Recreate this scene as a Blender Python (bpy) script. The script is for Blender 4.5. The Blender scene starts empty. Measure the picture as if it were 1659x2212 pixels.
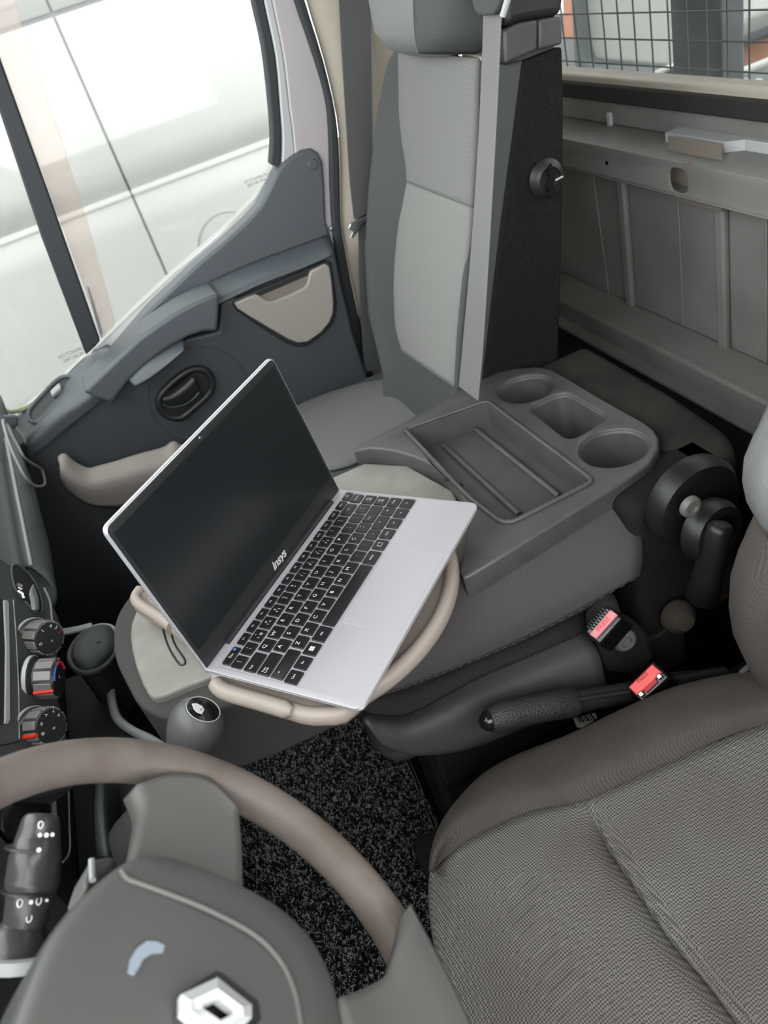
import bpy, bmesh, math, random
from mathutils import Vector, Matrix
random.seed(7)

# ------------------------------------------------------------------ camera, sky, exposure
SC = bpy.context.scene
COL = SC.collection
F_PX = 1765.0                       # focal length in pixels of the 1659 x 2212 frame
CX, CY = 829.5, 1106.0
CAM = Vector((0.0, 0.0, 1.28))
# axes: x towards the rear of the van, y towards the passenger door, z up
R_ROWS = ((0.8953, -0.4165, 0.1582), (-0.3629, -0.4757, 0.8012), (-0.2585, -0.7747, -0.5771))
MR = Matrix(R_ROWS)
cam_d = bpy.data.cameras.new('camera')
cam_o = bpy.data.objects.new('camera', cam_d)
COL.objects.link(cam_o)
_r = MR @ Vector((1, 0, 0)); _u = MR @ Vector((0, -1, 0)); _b = MR @ Vector((0, 0, -1))
cam_o.matrix_world = Matrix(((_r.x, _u.x, _b.x, CAM.x), (_r.y, _u.y, _b.y, CAM.y), (_r.z, _u.z, _b.z, CAM.z), (0, 0, 0, 1)))
cam_d.sensor_fit = 'VERTICAL'
cam_d.sensor_height = 24.0
cam_d.lens = 24.0 * F_PX / 2212.0
cam_d.clip_start = 0.02
cam_d.dof.use_dof = True
cam_d.dof.focus_distance = 1.0
cam_d.dof.aperture_fstop = 4.5
SC.camera = cam_o
SC.view_settings.view_transform = 'Standard'
SC.view_settings.look = 'None'
SC.view_settings.exposure = 1.38
SC.view_settings.gamma = 1.0
SC.view_settings.use_curve_mapping = False
try:
    SC.cycles.use_denoising = True
    SC.cycles.max_bounces = 10
    SC.cycles.diffuse_bounces = 6
    SC.cycles.transparent_max_bounces = 12
    SC.cycles.caustics_reflective = False
    SC.cycles.caustics_refractive = False
except Exception:
    pass
W = bpy.data.worlds.new('overcast_sky'); SC.world = W; W.use_nodes = True
_bg = W.node_tree.nodes['Background']
_bg.inputs[0].default_value = (0.975, 0.985, 1.0, 1.0)
_bg.inputs[1].default_value = 2.3

# ------------------------------------------------------------------ pixel -> point on a real plane
def ray(px, py): return MR @ Vector(((px - CX) / F_PX, (py - CY) / F_PX, 1.0))
def Zp(px, py, z): d = ray(px, py); return CAM + d * ((z - CAM.z) / d.z)
def Yp(px, py, y): d = ray(px, py); return CAM + d * ((y - CAM.y) / d.y)
def Xp(px, py, x): d = ray(px, py); return CAM + d * ((x - CAM.x) / d.x)
def Pl(px, py, p0, n, off=0.0):
    d = ray(px, py); q = Vector(p0) + Vector(n) * off
    return CAM + d * ((q - CAM).dot(n) / d.dot(n))
V = Vector

# ------------------------------------------------------------------ materials
def s2l(c):
    c /= 255.0
    return c / 12.92 if c <= 0.04045 else ((c + 0.055) / 1.055) ** 2.4
def rgb(r, g, b): return (s2l(r), s2l(g), s2l(b), 1.0)
MATS = {}
def mat(name, col, rough=0.5, spec=0.5, metal=0.0, col2=None, cscale=30.0, cmin=0.4, cmax=0.65, bump=0.0, bscale=800.0, weave=0.0, wcol=None, wrot=0.35, coat=0.0):
    """plain or mottled surface; bump = fine grain, weave = woven pitch in metres"""
    m = bpy.data.materials.new(name); m.use_nodes = True
    nt = m.node_tree; N = nt.nodes; L = nt.links
    b = N['Principled BSDF']
    b.inputs['Base Color'].default_value = col
    b.inputs['Roughness'].default_value = rough
    b.inputs['Metallic'].default_value = metal
    b.inputs['Specular IOR Level'].default_value = spec
    if coat: b.inputs['Coat Weight'].default_value = coat
    tc = N.new('ShaderNodeTexCoord')
    src = None
    if col2 is not None:
        t = N.new('ShaderNodeTexNoise'); t.inputs['Scale'].default_value = cscale; t.inputs['Detail'].default_value = 4.0
        L.new(tc.outputs['Object'], t.inputs['Vector'])
        r = N.new('ShaderNodeMapRange'); r.inputs[1].default_value = cmin; r.inputs[2].default_value = cmax
        L.new(t.outputs['Fac'], r.inputs[0])
        mx = N.new('ShaderNodeMix'); mx.data_type = 'RGBA'
        mx.inputs[6].default_value = col; mx.inputs[7].default_value = col2
        L.new(r.outputs[0], mx.inputs[0]); src = mx.outputs[2]
    if weave:
        mp = N.new('ShaderNodeMapping'); mp.inputs['Rotation'].default_value = (0.17, 0.12, wrot)
        L.new(tc.outputs['Object'], mp.inputs['Vector'])
        ck = N.new('ShaderNodeTexChecker'); ck.inputs['Scale'].default_value = 1.0 / weave
        ck.inputs[1].default_value = (1, 1, 1, 1); ck.inputs[2].default_value = (0, 0, 0, 1)
        L.new(mp.outputs[0], ck.inputs['Vector'])
        mw = N.new('ShaderNodeMix'); mw.data_type = 'RGBA'
        if src is not None: L.new(src, mw.inputs[6])
        else: mw.inputs[6].default_value = col
        mw.inputs[7].default_value = wcol or (col[0] * .5, col[1] * .5, col[2] * .5, 1)
        L.new(ck.outputs['Fac'], mw.inputs[0]); src = mw.outputs[2]
    if src is not None: L.new(src, b.inputs['Base Color'])
    if bump:
        t2 = N.new('ShaderNodeTexNoise'); t2.inputs['Scale'].default_value = bscale; t2.inputs['Detail'].default_value = 2.0
        L.new(tc.outputs['Object'], t2.inputs['Vector'])
        bp = N.new('ShaderNodeBump'); bp.inputs['Strength'].default_value = bump; bp.inputs['Distance'].default_value = 0.002
        L.new(t2.outputs['Fac'], bp.inputs['Height']); L.new(bp.outputs[0], b.inputs['Normal'])
    MATS[name] = m
    return m
def glass(name, tint=(1, 1, 1, 1), gl=0.05, dirt=0.0, dirtcol=(0.8, 0.8, 0.8, 1), dmin=0.5, dmax=0.8, dscale=9.0):
    m = bpy.data.materials.new(name); m.use_nodes = True
    nt = m.node_tree; N = nt.nodes; L = nt.links
    N.remove(N['Principled BSDF']); out = N['Material Output']
    tr = N.new('ShaderNodeBsdfTransparent'); tr.inputs[0].default_value = tint
    g = N.new('ShaderNodeBsdfGlossy'); g.inputs['Roughness'].default_value = 0.03
    mx = N.new('ShaderNodeMixShader'); mx.inputs[0].default_value = gl
    L.new(tr.outputs[0], mx.inputs[1]); L.new(g.outputs[0], mx.inputs[2])
    last = mx
    if dirt:
        df = N.new('ShaderNodeBsdfDiffuse'); df.inputs[0].default_value = dirtcol
        tc = N.new('ShaderNodeTexCoord'); t = N.new('ShaderNodeTexNoise'); t.inputs['Scale'].default_value = dscale; t.inputs['Detail'].default_value = 6
        L.new(tc.outputs['Object'], t.inputs['Vector'])
        r = N.new('ShaderNodeMapRange'); r.inputs[1].default_value = dmin; r.inputs[2].default_value = dmax; r.inputs[3].default_value = dirt * .4; r.inputs[4].default_value = dirt
        L.new(t.outputs['Fac'], r.inputs[0])
        m2 = N.new('ShaderNodeMixShader'); L.new(r.outputs[0], m2.inputs[0]); L.new(mx.outputs[0], m2.inputs[1]); L.new(df.outputs[0], m2.inputs[2]); last = m2
    L.new(last.outputs[0], out.inputs[0])
    MATS[name] = m
    return m

g = rgb
mat('door_plastic', g(80, 85, 90), .36, .5, bump=.25, bscale=900)
mat('door_plastic_shaded', g(62, 65, 68), .5, .5, bump=.25, bscale=900)  # door plastic darkened to paint in the shade low on the door
mat('door_taupe', g(150, 143, 137), .5, .4, bump=.1)
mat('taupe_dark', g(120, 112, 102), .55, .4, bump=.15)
mat('black_plastic', g(36, 37, 38), .4, .5, bump=.15)
mat('grip_black', g(44, 43, 44), .4, .5, bump=.9, bscale=420)
mat('gloss_black', g(24, 24, 25), .12, .5)
mat('rubber', g(52, 54, 57), .6, .3)
mat('frame_mauve', g(172, 166, 168), .35, .5)
mat('frame_silver', g(176, 179, 178), .3, .5)
mat('pillar_beige', g(176, 168, 154), .6, .3)
mat('headliner', g(165, 165, 165), .9, .1)
mat('seat_grey', g(122, 122, 120), .9, .15, weave=.0016, wcol=g(113, 113, 111), bump=.3, bscale=1500)
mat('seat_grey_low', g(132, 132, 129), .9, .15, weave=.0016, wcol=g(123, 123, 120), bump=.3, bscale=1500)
mat('seat_dark', g(84, 86, 86), .9, .15, weave=.0015, wcol=g(76, 78, 78), bump=.3, bscale=1500)
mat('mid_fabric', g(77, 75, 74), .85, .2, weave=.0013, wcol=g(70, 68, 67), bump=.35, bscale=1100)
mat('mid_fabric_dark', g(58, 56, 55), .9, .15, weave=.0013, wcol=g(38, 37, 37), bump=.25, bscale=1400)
mat('vinyl_dark', g(70, 68, 68), .55, .35, bump=.25, bscale=1100)
mat('fleece_black', g(42, 41, 41), 1.0, .05, col2=g(34, 34, 34), cscale=300, bump=.7, bscale=1500)
mat('fleece_worn', g(60, 57, 54), 1.0, .05, col2=g(48, 46, 45), cscale=14, bump=.8, bscale=1300)
mat('console_plastic', g(76, 76, 75), .36, .5, col2=g(69, 69, 68), cscale=25, bump=.2, bscale=1200)
mat('panel_grey', g(140, 137, 131), .45, .4, bump=.1, bscale=1000, col2=g(128, 124, 118), cscale=20)
mat('table_beige', g(160, 149, 140), .45, .4, bump=.05)
mat('belt', g(128, 126, 127), .55, .35, weave=.0012, wcol=g(100, 99, 101))
mat('belt_dark', g(92, 92, 92), .55, .35, weave=.0012, wcol=g(70, 70, 71))
mat('leather_grey', g(112, 113, 112), .42, .45, bump=.35, bscale=600)
mat('driver_insert', g(126, 122, 118), .85, .2, col2=g(108, 102, 96), cscale=9, cmin=.35, cmax=.7, weave=.0019, wcol=g(56, 56, 58), wrot=.62, bump=.2, bscale=1200)
mat('driver_bolster', g(86, 80, 76), .88, .15, weave=.0013, wcol=g(62, 58, 55), bump=.3, bscale=1300, col2=g(76, 71, 68), cscale=12)
mat('wheel_rim', g(112, 103, 97), .55, .35, col2=g(96, 86, 79), cscale=18, bump=.2, bscale=500)
mat('wheel_pad', g(86, 86, 84), .38, .45, bump=.15, bscale=1000)
mat('wheel_spoke', g(102, 100, 98), .5, .4, bump=.1)
mat('chrome', g(235, 236, 238), .12, .5, metal=1.0)
mat('bolt_zinc', g(112, 110, 106), .55, .4, metal=.4)
mat('steel', g(170, 170, 168), .35, .5, metal=1.0)
mat('alu', g(186, 182, 187), .42, .5, metal=.25)
mat('alu_edge', g(220, 220, 224), .25, .5, metal=.6)
mat('key_black', g(30, 30, 31), .38, .5)
mat('bezel', g(40, 41, 42), .35, .5)
mat('badge_silver', g(228, 229, 229), .22, .6, metal=.25)
mat('deep_black', g(20, 20, 21), .42, .45)
mat('stitch_grey', g(120, 116, 112), .8, .2)
mat('screen', g(26, 29, 31), .28, .6)
mat('white_print', g(235, 235, 235), .6, .2)
mat('blue_print', g(90, 140, 220), .6, .2)
mat('logo_print', g(205, 205, 205), .5, .2)
mat('red_mark', g(205, 52, 36), .5, .4)
mat('crimson', g(190, 40, 62), .5, .4)
mat('blue_mark', g(46, 92, 160), .5, .4)
mat('red_button', g(214, 66, 66), .4, .5)
mat('pink_button', g(206, 128, 134), .5, .4)
mat('red_dark', g(150, 40, 40), .5, .4)
mat('bulk_paint', g(126, 125, 122), .42, .45, col2=g(114, 113, 110), cscale=7)
mat('bulk_rust', g(120, 92, 66), .9, .1)
mat('van_white', g(234, 235, 231), .6, .3)
mat('panel_gap', g(176, 178, 176), .8, .2)
mat('asphalt', g(120, 120, 118), .95, .1, col2=g(96, 96, 95), cscale=40)
mat('floor_black', g(30, 30, 30), .95, .1, bump=.6, bscale=600)
mat('carpet_base', g(14, 14, 15), 1.0, .05, bump=.8, bscale=900)
mat('carpet_loop', g(146, 146, 146), .6, .4)
mat('carpet_loop_dark', g(27, 27, 28), .9, .1)
mat('dash_dark', g(70, 73, 73), .5, .45, bump=.3, bscale=1100)
mat('dash_deep', g(38, 40, 40), .6, .35, bump=.2)
mat('dash_edge', g(150, 152, 150), .4, .45, bump=.3, bscale=1200)
mat('silver_trim', g(165, 166, 163), .35, .5)
mat('knob_silver', g(112, 109, 106), .28, .6)
mat('wiper_black', g(62, 60, 60), .28, .5)
mat('scuff_blue', g(150, 162, 172), .8, .2)
mat('dirt_brown', g(58, 52, 46), .95, .1)
mat('label_paper', g(170, 168, 160), .8, .2)
mat('orange_red', g(226, 104, 70), .6, .3)
mat('orange_pale', g(234, 164, 138), .7, .3)
mat('brick_brown', g(190, 140, 112), .85, .2, col2=g(170, 122, 96), cscale=12)
mat('post_grey', g(92, 98, 102), .5, .4, col2=g(112, 118, 121), cscale=22, cmin=.5, cmax=.75)
mat('wire_grey', g(96, 100, 98), .5, .4)
mat('window_dark', g(120, 130, 132), .3, .5)
mat('sill_cream', g(170, 165, 154), .6, .3, col2=g(170, 160, 142), cscale=14)
mat('seal_dark', g(48, 46, 44), .7, .3)
mat('moss', g(196, 200, 160), .9, .1)
mat('strip_tint', g(204, 188, 180), .5, .3)
mat('grey_print', g(110, 114, 112), .6, .2)
glass('pane_clear', (0.93, 0.95, 0.94, 1), .04)
glass('pane_tinted', (0.58, 0.59, 0.58, 1), .03)
glass('pane_dusty', (0.56, 0.57, 0.56, 1), .04, dirt=.12, dirtcol=(.75, .76, .74, 1), dmin=.45, dmax=.75, dscale=6)
glass('deflector', (0.93, 0.885, 0.865, 1), .03, dirt=.10, dirtcol=g(235, 222, 216), dmin=.0, dmax=.1)

# ------------------------------------------------------------------ objects
def link(o, parent=None):
    COL.objects.link(o)
    if parent is not None:
        o.parent = parent
        if parent.type == 'EMPTY': o.matrix_parent_inverse = Matrix.Translation(-parent.location)
    return o
def tag(o, label=None, cat=None, group=None, kind=None):
    if label: o['label'] = label
    if cat: o['category'] = cat
    if group: o['group'] = group
    if kind: o['kind'] = kind
    return o
def thing(name, loc, label, cat, group=None, kind=None):
    o = bpy.data.objects.new(name, None); o.empty_display_size = .05
    o.location = loc; COL.objects.link(o)
    return tag(o, label, cat, group, kind)
def finish(name, me, m, parent, smooth=35, bevel=None, sub=0, solid=0, soff=0.0):
    if m is not None:
        me.materials.clear(); me.materials.append(MATS[m])
    if smooth:
        me.polygons.foreach_set('use_smooth', [True] * len(me.polygons))
        if smooth < 170:
            me.set_sharp_from_angle(angle=math.radians(smooth))
    me.update()
    o = bpy.data.objects.new(name, me); link(o, parent)
    if solid:
        md = o.modifiers.new('thick', 'SOLIDIFY'); md.thickness = solid; md.offset = soff
    if bevel:
        md = o.modifiers.new('round', 'BEVEL'); md.width = bevel[0]; md.segments = bevel[1]; md.limit_method = 'ANGLE'; md.angle_limit = math.radians(40)
        md.harden_normals = False
    if sub:
        md = o.modifiers.new('soft', 'SUBSURF'); md.levels = sub; md.render_levels = sub
    return o
def mk(name, verts, faces, m, parent=None, fix=False, **k):
    me = bpy.data.meshes.new(name)
    me.from_pydata([tuple(v) for v in verts], [], faces)
    if fix:
        bm = bmesh.new(); bm.from_mesh(me); bmesh.ops.recalc_face_normals(bm, faces=bm.faces); bm.to_mesh(me); bm.free()
    return finish(name, me, m, parent, **k)
def prism(name, pts, vec, m, parent=None, bevel=(.003, 2), smooth=40):
    """polygon pts extruded by vec: a solid plate"""
    n = len(pts); vec = V(vec); pts = [V(p) for p in pts]
    vs = pts + [p + vec for p in pts]
    fs = [tuple(range(n)), tuple(range(2 * n - 1, n - 1, -1))] + [(i, i + n, (i + 1) % n + n, (i + 1) % n) for i in range(n)]
    return mk(name, vs, fs, m, parent, fix=True, bevel=bevel, smooth=smooth)
def box(name, lo, hi, m, parent=None, bevel=(.004, 2)):
    x0, y0, z0 = lo; x1, y1, z1 = hi
    return prism(name, [(x0, y0, z0), (x1, y0, z0), (x1, y1, z0), (x0, y1, z0)], (0, 0, z1 - z0), m, parent, bevel)
def obox(name, c, ax, ay, az, size, m, parent=None, bevel=(.002, 2), sub=0):
    ax, ay, az = V(ax).normalized(), V(ay).normalized(), V(az).normalized(); c = V(c)
    a, b, d = ax * size[0] / 2, ay * size[1] / 2, az * size[2] / 2
    return prism(name, [c - a - b - d, c + a - b - d, c + a + b - d, c - a + b - d], d * 2, m, parent, bevel)
def cr1(pts, n):
    """catmull-rom through pts, n steps per span"""
    P = [V(p) for p in pts]
    if len(P) == 2: return [P[0].lerp(P[1], i / n) for i in range(n + 1)]
    out = []
    for i in range(len(P) - 1):
        p1, p2 = P[i], P[i + 1]
        p0 = P[i - 1] if i else p1 * 2 - p2
        p3 = P[i + 2] if i + 2 < len(P) else p2 * 2 - p1
        for k in range(n):
            t = k / n
            out.append(.5 * ((2 * p1) + (p2 - p0) * t + (2 * p0 - 5 * p1 + 4 * p2 - p3) * t * t + (3 * p1 - p0 - 3 * p2 + p3) * t ** 3))
    out.append(P[-1]); return out
def crc(pts, n):
    """closed catmull-rom"""
    P = [V(p) for p in pts]; out = []; m = len(P)
    for i in range(m):
        p0, p1, p2, p3 = P[i - 1], P[i], P[(i + 1) % m], P[(i + 2) % m]
        for k in range(n):
            t = k / n
            out.append(.5 * ((2 * p1) + (p2 - p0) * t + (2 * p0 - 5 * p1 + 4 * p2 - p3) * t * t + (3 * p1 - p0 - 3 * p2 + p3) * t ** 3))
    return out
def patch(name, net, m, parent=None, nu=5, nv=5, solid=.004, soff=0.0, smooth=180):
    rows = [cr1(r, nv) for r in net]
    cols = [cr1([r[j] for r in rows], nu) for j in range(len(rows[0]))]
    nr, nc = len(cols[0]), len(cols)
    vs = [cols[j][i] for i in range(nr) for j in range(nc)]
    fs = [(i * nc + j, i * nc + j + 1, (i + 1) * nc + j + 1, (i + 1) * nc + j) for i in range(nr - 1) for j in range(nc - 1)]
    return mk(name, vs, fs, m, parent, smooth=smooth, solid=solid, soff=soff)
def loft(name, rings, m, parent=None, cap=True, closed=False, smooth=50, bevel=None, sub=0):
    n = len(rings[0]); vs = [v for r in rings for v in r]; fs = []
    R = len(rings)
    for i in range(R if closed else R - 1):
        a, b = i * n, ((i + 1) % R) * n
        for j in range(n): fs.append((a + j, a + (j + 1) % n, b + (j + 1) % n, b + j))
    if cap and not closed:
        fs.append(tuple(range(n - 1, -1, -1))); fs.append(tuple(range((R - 1) * n, R * n)))
    return mk(name, vs, fs, m, parent, fix=True, smooth=smooth, bevel=bevel, sub=sub)
def frames(path):
    P = [V(p) for p in path]; T = []
    for i in range(len(P)):
        T.append((P[min(i + 1, len(P) - 1)] - P[max(i - 1, 0)]).normalized())
    up = V((0, 0, 1)) if abs(T[0].z) < .9 else V((1, 0, 0))
    out = []
    s = T[0].cross(up).normalized()
    for t in T:
        s = (s - t * s.dot(t)).normalized(); out.append((s, t.cross(s).normalized(), t))
    return out
def tube(name, path, r, m, parent=None, n=12, flat=1.0, smooth=60):
    fr = frames(path); rings = []
    for i, p in enumerate(path):
        rr = r[i] if isinstance(r, (list, tuple)) else r
        s, u, _ = fr[i]
        rings.append([V(p) + s * math.cos(2 * math.pi * k / n) * rr + u * math.sin(2 * math.pi * k / n) * rr * flat for k in range(n)])
    return loft(name, rings, m, parent, smooth=smooth)
def ringtube(name, pts, r, m, parent=None, n=8):
    """closed tube around a loop of points"""
    P = [V(p) for p in pts]; c = sum(P, V((0, 0, 0))) / len(P)
    nn = (P[0] - c).cross(P[len(P) // 4] - c).normalized(); rings = []
    for i, p in enumerate(P):
        t = (P[(i + 1) % len(P)] - P[i - 1]).normalized(); s = t.cross(nn).normalized()
        rings.append([p + s * math.cos(2 * math.pi * k / n) * r + nn * math.sin(2 * math.pi * k / n) * r for k in range(n)])
    return loft(name, rings, m, parent, closed=True, smooth=80)
def strap(name, path, side, w, t, m, parent=None, steps=8):
    P = cr1(path, steps); ws = w if isinstance(w, (list, tuple)) else None
    fr = frames(P); rings = []
    for i, p in enumerate(P):
        tt = fr[i][2]; s = V(side); s = (s - tt * s.dot(tt)).normalized(); nn = tt.cross(s)
        if ws:
            f = i / (len(P) - 1) * (len(ws) - 1); k = min(int(f), len(ws) - 2); wi = ws[k] + (ws[k + 1] - ws[k]) * (f - k)
        else: wi = w
        a, b = s * wi / 2, nn * t / 2
        rings.append([p - a - b, p + a - b, p + a + b, p - a + b])
    return loft(name, rings, m, parent, smooth=30, bevel=(t * .3, 1))
def lathe(name, base, axis, prof, m, parent=None, n=32, smooth=40):
    """prof = [(radius, height along axis)]"""
    ax = V(axis).normalized(); s = ax.orthogonal().normalized(); u = ax.cross(s); base = V(base)
    rings = [[base + ax * h + (s * math.cos(2 * math.pi * k / n) + u * math.sin(2 * math.pi * k / n)) * max(r, 1e-5) for k in range(n)] for r, h in prof]
    return loft(name, rings, m, parent, smooth=smooth)
def rp(pts, r, n=5):
    """2D polygon with rounded corners (r number or list)"""
    out = []; m = len(pts)
    for i in range(m):
        p = V(pts[i]).to_2d(); a = V(pts[i - 1]).to_2d(); b = V(pts[(i + 1) % m]).to_2d()
        rr = r[i] if isinstance(r, (list, tuple)) else r
        if rr <= 0: out.append(p); continue
        u, v = (a - p), (b - p); rr2 = min(rr, u.length * .48, v.length * .48)
        s, e = p + u.normalized() * rr2, p + v.normalized() * rr2
        for k in range(n + 1):
            t = k / n; out.append(s * (1 - t) ** 2 + p * 2 * t * (1 - t) + e * t * t)
    return out
def cplate(name, loops, org, ux, uy, depth, bev, m, parent=None, res=2, smooth=40):
    """flat plate with holes: first loop outline, others holes; top face at org plane, body goes along -(ux x uy)"""
    cu = bpy.data.curves.new(name, 'CURVE'); cu.dimensions = '2D'; cu.fill_mode = 'BOTH'
    cu.extrude = max(depth / 2 - bev, 0.0); cu.bevel_depth = bev; cu.bevel_resolution = res; cu.offset = -bev
    for lp in loops:
        sp = cu.splines.new('POLY'); sp.points.add(len(lp) - 1); sp.use_cyclic_u = True
        for i, p in enumerate(lp): sp.points[i].co = (p[0], p[1], 0, 1)
    ob = bpy.data.objects.new(name, cu)
    me = bpy.data.meshes.new_from_object(ob)
    ux, uy = V(ux).normalized(), V(uy).normalized(); uz = ux.cross(uy); o = V(org) - uz * depth / 2
    me.transform(Matrix(((ux.x, uy.x, uz.x, o.x), (ux.y, uy.y, uz.y, o.y), (ux.z, uy.z, uz.z, o.z), (0, 0, 0, 1))))
    bm = bmesh.new(); bm.from_mesh(me); bmesh.ops.remove_doubles(bm, verts=bm.verts, dist=1e-6); bm.to_mesh(me); bm.free()
    bpy.data.objects.remove(ob); bpy.data.curves.remove(cu)
    return finish(name, me, m, parent, smooth=smooth)
_TX = {}
def text(name, s, c, ux, uy, size, m, parent=None, depth=0.0, align='CENTER'):
    ux, uy = V(ux).normalized(), V(uy).normalized(); uz = ux.cross(uy).normalized(); c = V(c)
    cu = bpy.data.curves.new(name, 'FONT'); cu.body = s; cu.size = size; cu.align_x = align; cu.align_y = 'CENTER'; cu.extrude = depth; cu.resolution_u = 2
    ob = bpy.data.objects.new(name, cu); me = bpy.data.meshes.new_from_object(ob)
    bpy.data.objects.remove(ob); bpy.data.curves.remove(cu)
    me.transform(Matrix(((ux.x, uy.x, uz.x, c.x), (ux.y, uy.y, uz.y, c.y), (ux.z, uy.z, uz.z, c.z), (0, 0, 0, 1))))
    return finish(name, me, m, parent, smooth=None)
def inset(pts, d):
    """2D outline moved inwards by d"""
    n = len(pts); A = sum(pts[i][0] * pts[(i + 1) % n][1] - pts[(i + 1) % n][0] * pts[i][1] for i in range(n)); s = 1 if A > 0 else -1; out = []
    for i in range(n):
        a, b = V(pts[i - 1]).to_2d(), V(pts[(i + 1) % n]).to_2d(); t = (b - a).normalized()
        out.append((pts[i][0] - t.y * s * d, pts[i][1] + t.x * s * d))
    return out
def ell(n, a, b): return [(a * math.cos(2 * math.pi * k / n), b * math.sin(2 * math.pi * k / n)) for k in range(n)]
def Ylist(pts, y): return [Yp(p[0], p[1], y) for p in pts]
def Zlist(pts, z): return [Zp(p[0], p[1], z) for p in pts]
def Xlist(pts, x): return [Xp(p[0], p[1], x) for p in pts]

# ================================================================== THE CAB SHELL
fl = box('floor', (-.95, -.22, -.03), (.92, 1.72, 0.0), 'floor_black', None, (.002, 1))
tag(fl, 'black cab floor under the seats and carpet', 'floor', kind='structure')
ce = box('ceiling', (-.30, -.24, 1.80), (.92, 1.76, 1.84), 'headliner', None, (.005, 2))
tag(ce, 'pale fabric roof lining over the cab', 'ceiling', kind='structure')
wl = thing('wall_left', (.2, -.24, 0), 'driver door, sill and pillar with its window lowered', 'wall', kind='structure')
box('door_lower', (-.95, -.28, 0), (.62, -.24, .82), 'door_plastic', wl)
box('door_sill', (-.95, -.28, -.20), (.92, -.20, .02), 'black_plastic', wl)
box('pillar', (.62, -.28, 0), (.92, -.22, 1.80), 'pillar_beige', wl)
box('roof_rail', (-.35, -.28, 1.70), (.62, -.22, 1.80), 'pillar_beige', wl)
wf = thing('wall_front', (-.95, .77, 0), 'bulkhead panel under the windscreen in front of the footwells', 'wall', kind='structure')
box('firewall', (-1.0, -.24, 0), (-.93, 1.74, .98), 'dash_deep', wf)
# windscreen
wn = thing('window_1', (-.65, .77, 1.0), 'large sloping windscreen above the dashboard', 'window', kind='structure')
prism('pane', [(-.93, -.22, .99), (-.93, 1.73, .99), (-.31, 1.70, 1.79), (-.31, -.20, 1.79)], (-.006, 0, .005), 'pane_clear', wn, None)
tube('pillar', [(-.95, -.24, .95), (-.32, -.23, 1.80)], .04, 'pillar_beige', wn)
tube('pillar', [(-.95, 1.76, .95), (-.32, 1.73, 1.80)], .04, 'pillar_beige', wn)
# quarter panel behind the passenger door
wr = thing('wall_right', (.6, 1.73, 0), 'beige door pillar and side trim behind the passenger seat', 'wall', kind='structure')
tl = [(572, -420), (652, -60), (662, 0), (700, 130), (727, 250), (735, 350), (738, 480), (752, 570), (775, 680), (795, 800)]
colA = Ylist(tl, 1.715)
nodes = []
for p in colA:
    nodes.append([p, V((p.x + .035, 1.70, p.z)), V((p.x + .09, 1.695, p.z)), V((.62, 1.71, p.z)), V((.90, 1.70, p.z))])
top = [V((q.x, q.y, 1.80)) for q in nodes[0]]; bot = [V((q.x, q.y, 0.0)) for q in nodes[-1]]
box('door_sill', (-.95, 1.60, -.20), (.92, 1.78, .10), 'floor_black', wr)
patch('pillar_trim', [top] + nodes + [bot], 'pillar_beige', wr, 3, 4, .01)

# ------------------------------------------------------------------ passenger door
DY = 1.70
d1 = thing('door_1', (0.0, 1.70, .1), 'passenger door with dark grey trim, grab handle and beige pockets', 'door', kind='structure')
# outer skin below the window
sill = [(45, 893), (140, 815), (222, 737), (300, 662), (380, 587), (450, 527), (502, 480), (552, 428), (580, 380), (592, 350)]
s3 = Ylist(sill, 1.755)
sk = [V((-.90, 1.755, s3[0].z - .03))] + s3 + [V((.52, 1.755, s3[-1].z)), V((.52, 1.755, .05)), V((-.90, 1.755, .05))]
prism('outer_skin', sk, (0, .03, 0), 'van_white', d1, None)
# upper trim with the rear tab
ut = [(235, 772), (320, 672), (425, 572), (485, 522), (533, 478), (560, 448), (580, 412), (594, 380), (608, 357), (628, 340), (652, 324), (672, 321), (688, 330), (698, 350), (702, 400), (705, 480), (724, 540), (735, 600), (600, 640), (470, 690), (330, 800)]
o = prism('upper_trim', Ylist(ut, DY), (0, .05, 0), 'door_plastic', d1, (.006, 3))
cap = Yp(675, 355, DY)
lathe('screw_cap', cap + V((0, .002, 0)), (0, -1, 0), [(.0, .0), (.0105, 0), (.0105, .004), (.009, .0055), (.0, .0055)], 'door_plastic', d1, 20)
# front shoulder that carries the window switch
gl = [(20, 905), (45, 893), (95, 856), (140, 815), (185, 772), (232, 745)]
mi = [(40, 935), (65, 915), (112, 872), (160, 832), (205, 790), (262, 762)]
sh = [(54, 956), (82, 932), (125, 893), (182, 856), (225, 815), (285, 775)]
lo = [(60, 990), (90, 972), (140, 930), (195, 885), (240, 850), (300, 810)]
patch('shoulder', [Ylist(gl, 1.755), Ylist(mi, 1.70), Ylist(sh, 1.635), Ylist(lo, 1.632)], 'door_plastic', d1, 6, 4, .004)
# lower panel
lp = [(58, 955), (110, 905), (182, 862), (240, 840), (300, 795), (405, 732), (472, 716), (478, 655), (600, 602), (724, 548), (740, 622), (764, 722), (792, 806), (812, 900)]
l3 = Ylist(lp, 1.64)
l3 = l3 + [V((l3[-1].x + .02, 1.64, .08)), V((-.92, 1.64, .08)), V((-.92, 1.64, l3[0].z - .03))]
prism('lower_panel', l3, (0, .11, 0), 'door_plastic_shaded', d1, (.006, 3))
# armrest ledge: its sloping top
r0 = [(395, 660), (430, 622), (520, 578), (620, 540), (706, 508)]
r1 = [(440, 652), (470, 640), (560, 600), (650, 565), (716, 534)]
r2 = [(445, 668), (477, 655), (565, 614), (655, 579), (722, 550)]
patch('armrest_ledge', [Ylist(r0, 1.70), Ylist(r1, 1.645), Ylist(r2, 1.634)], 'door_plastic', d1, 5, 5, .004)
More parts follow.
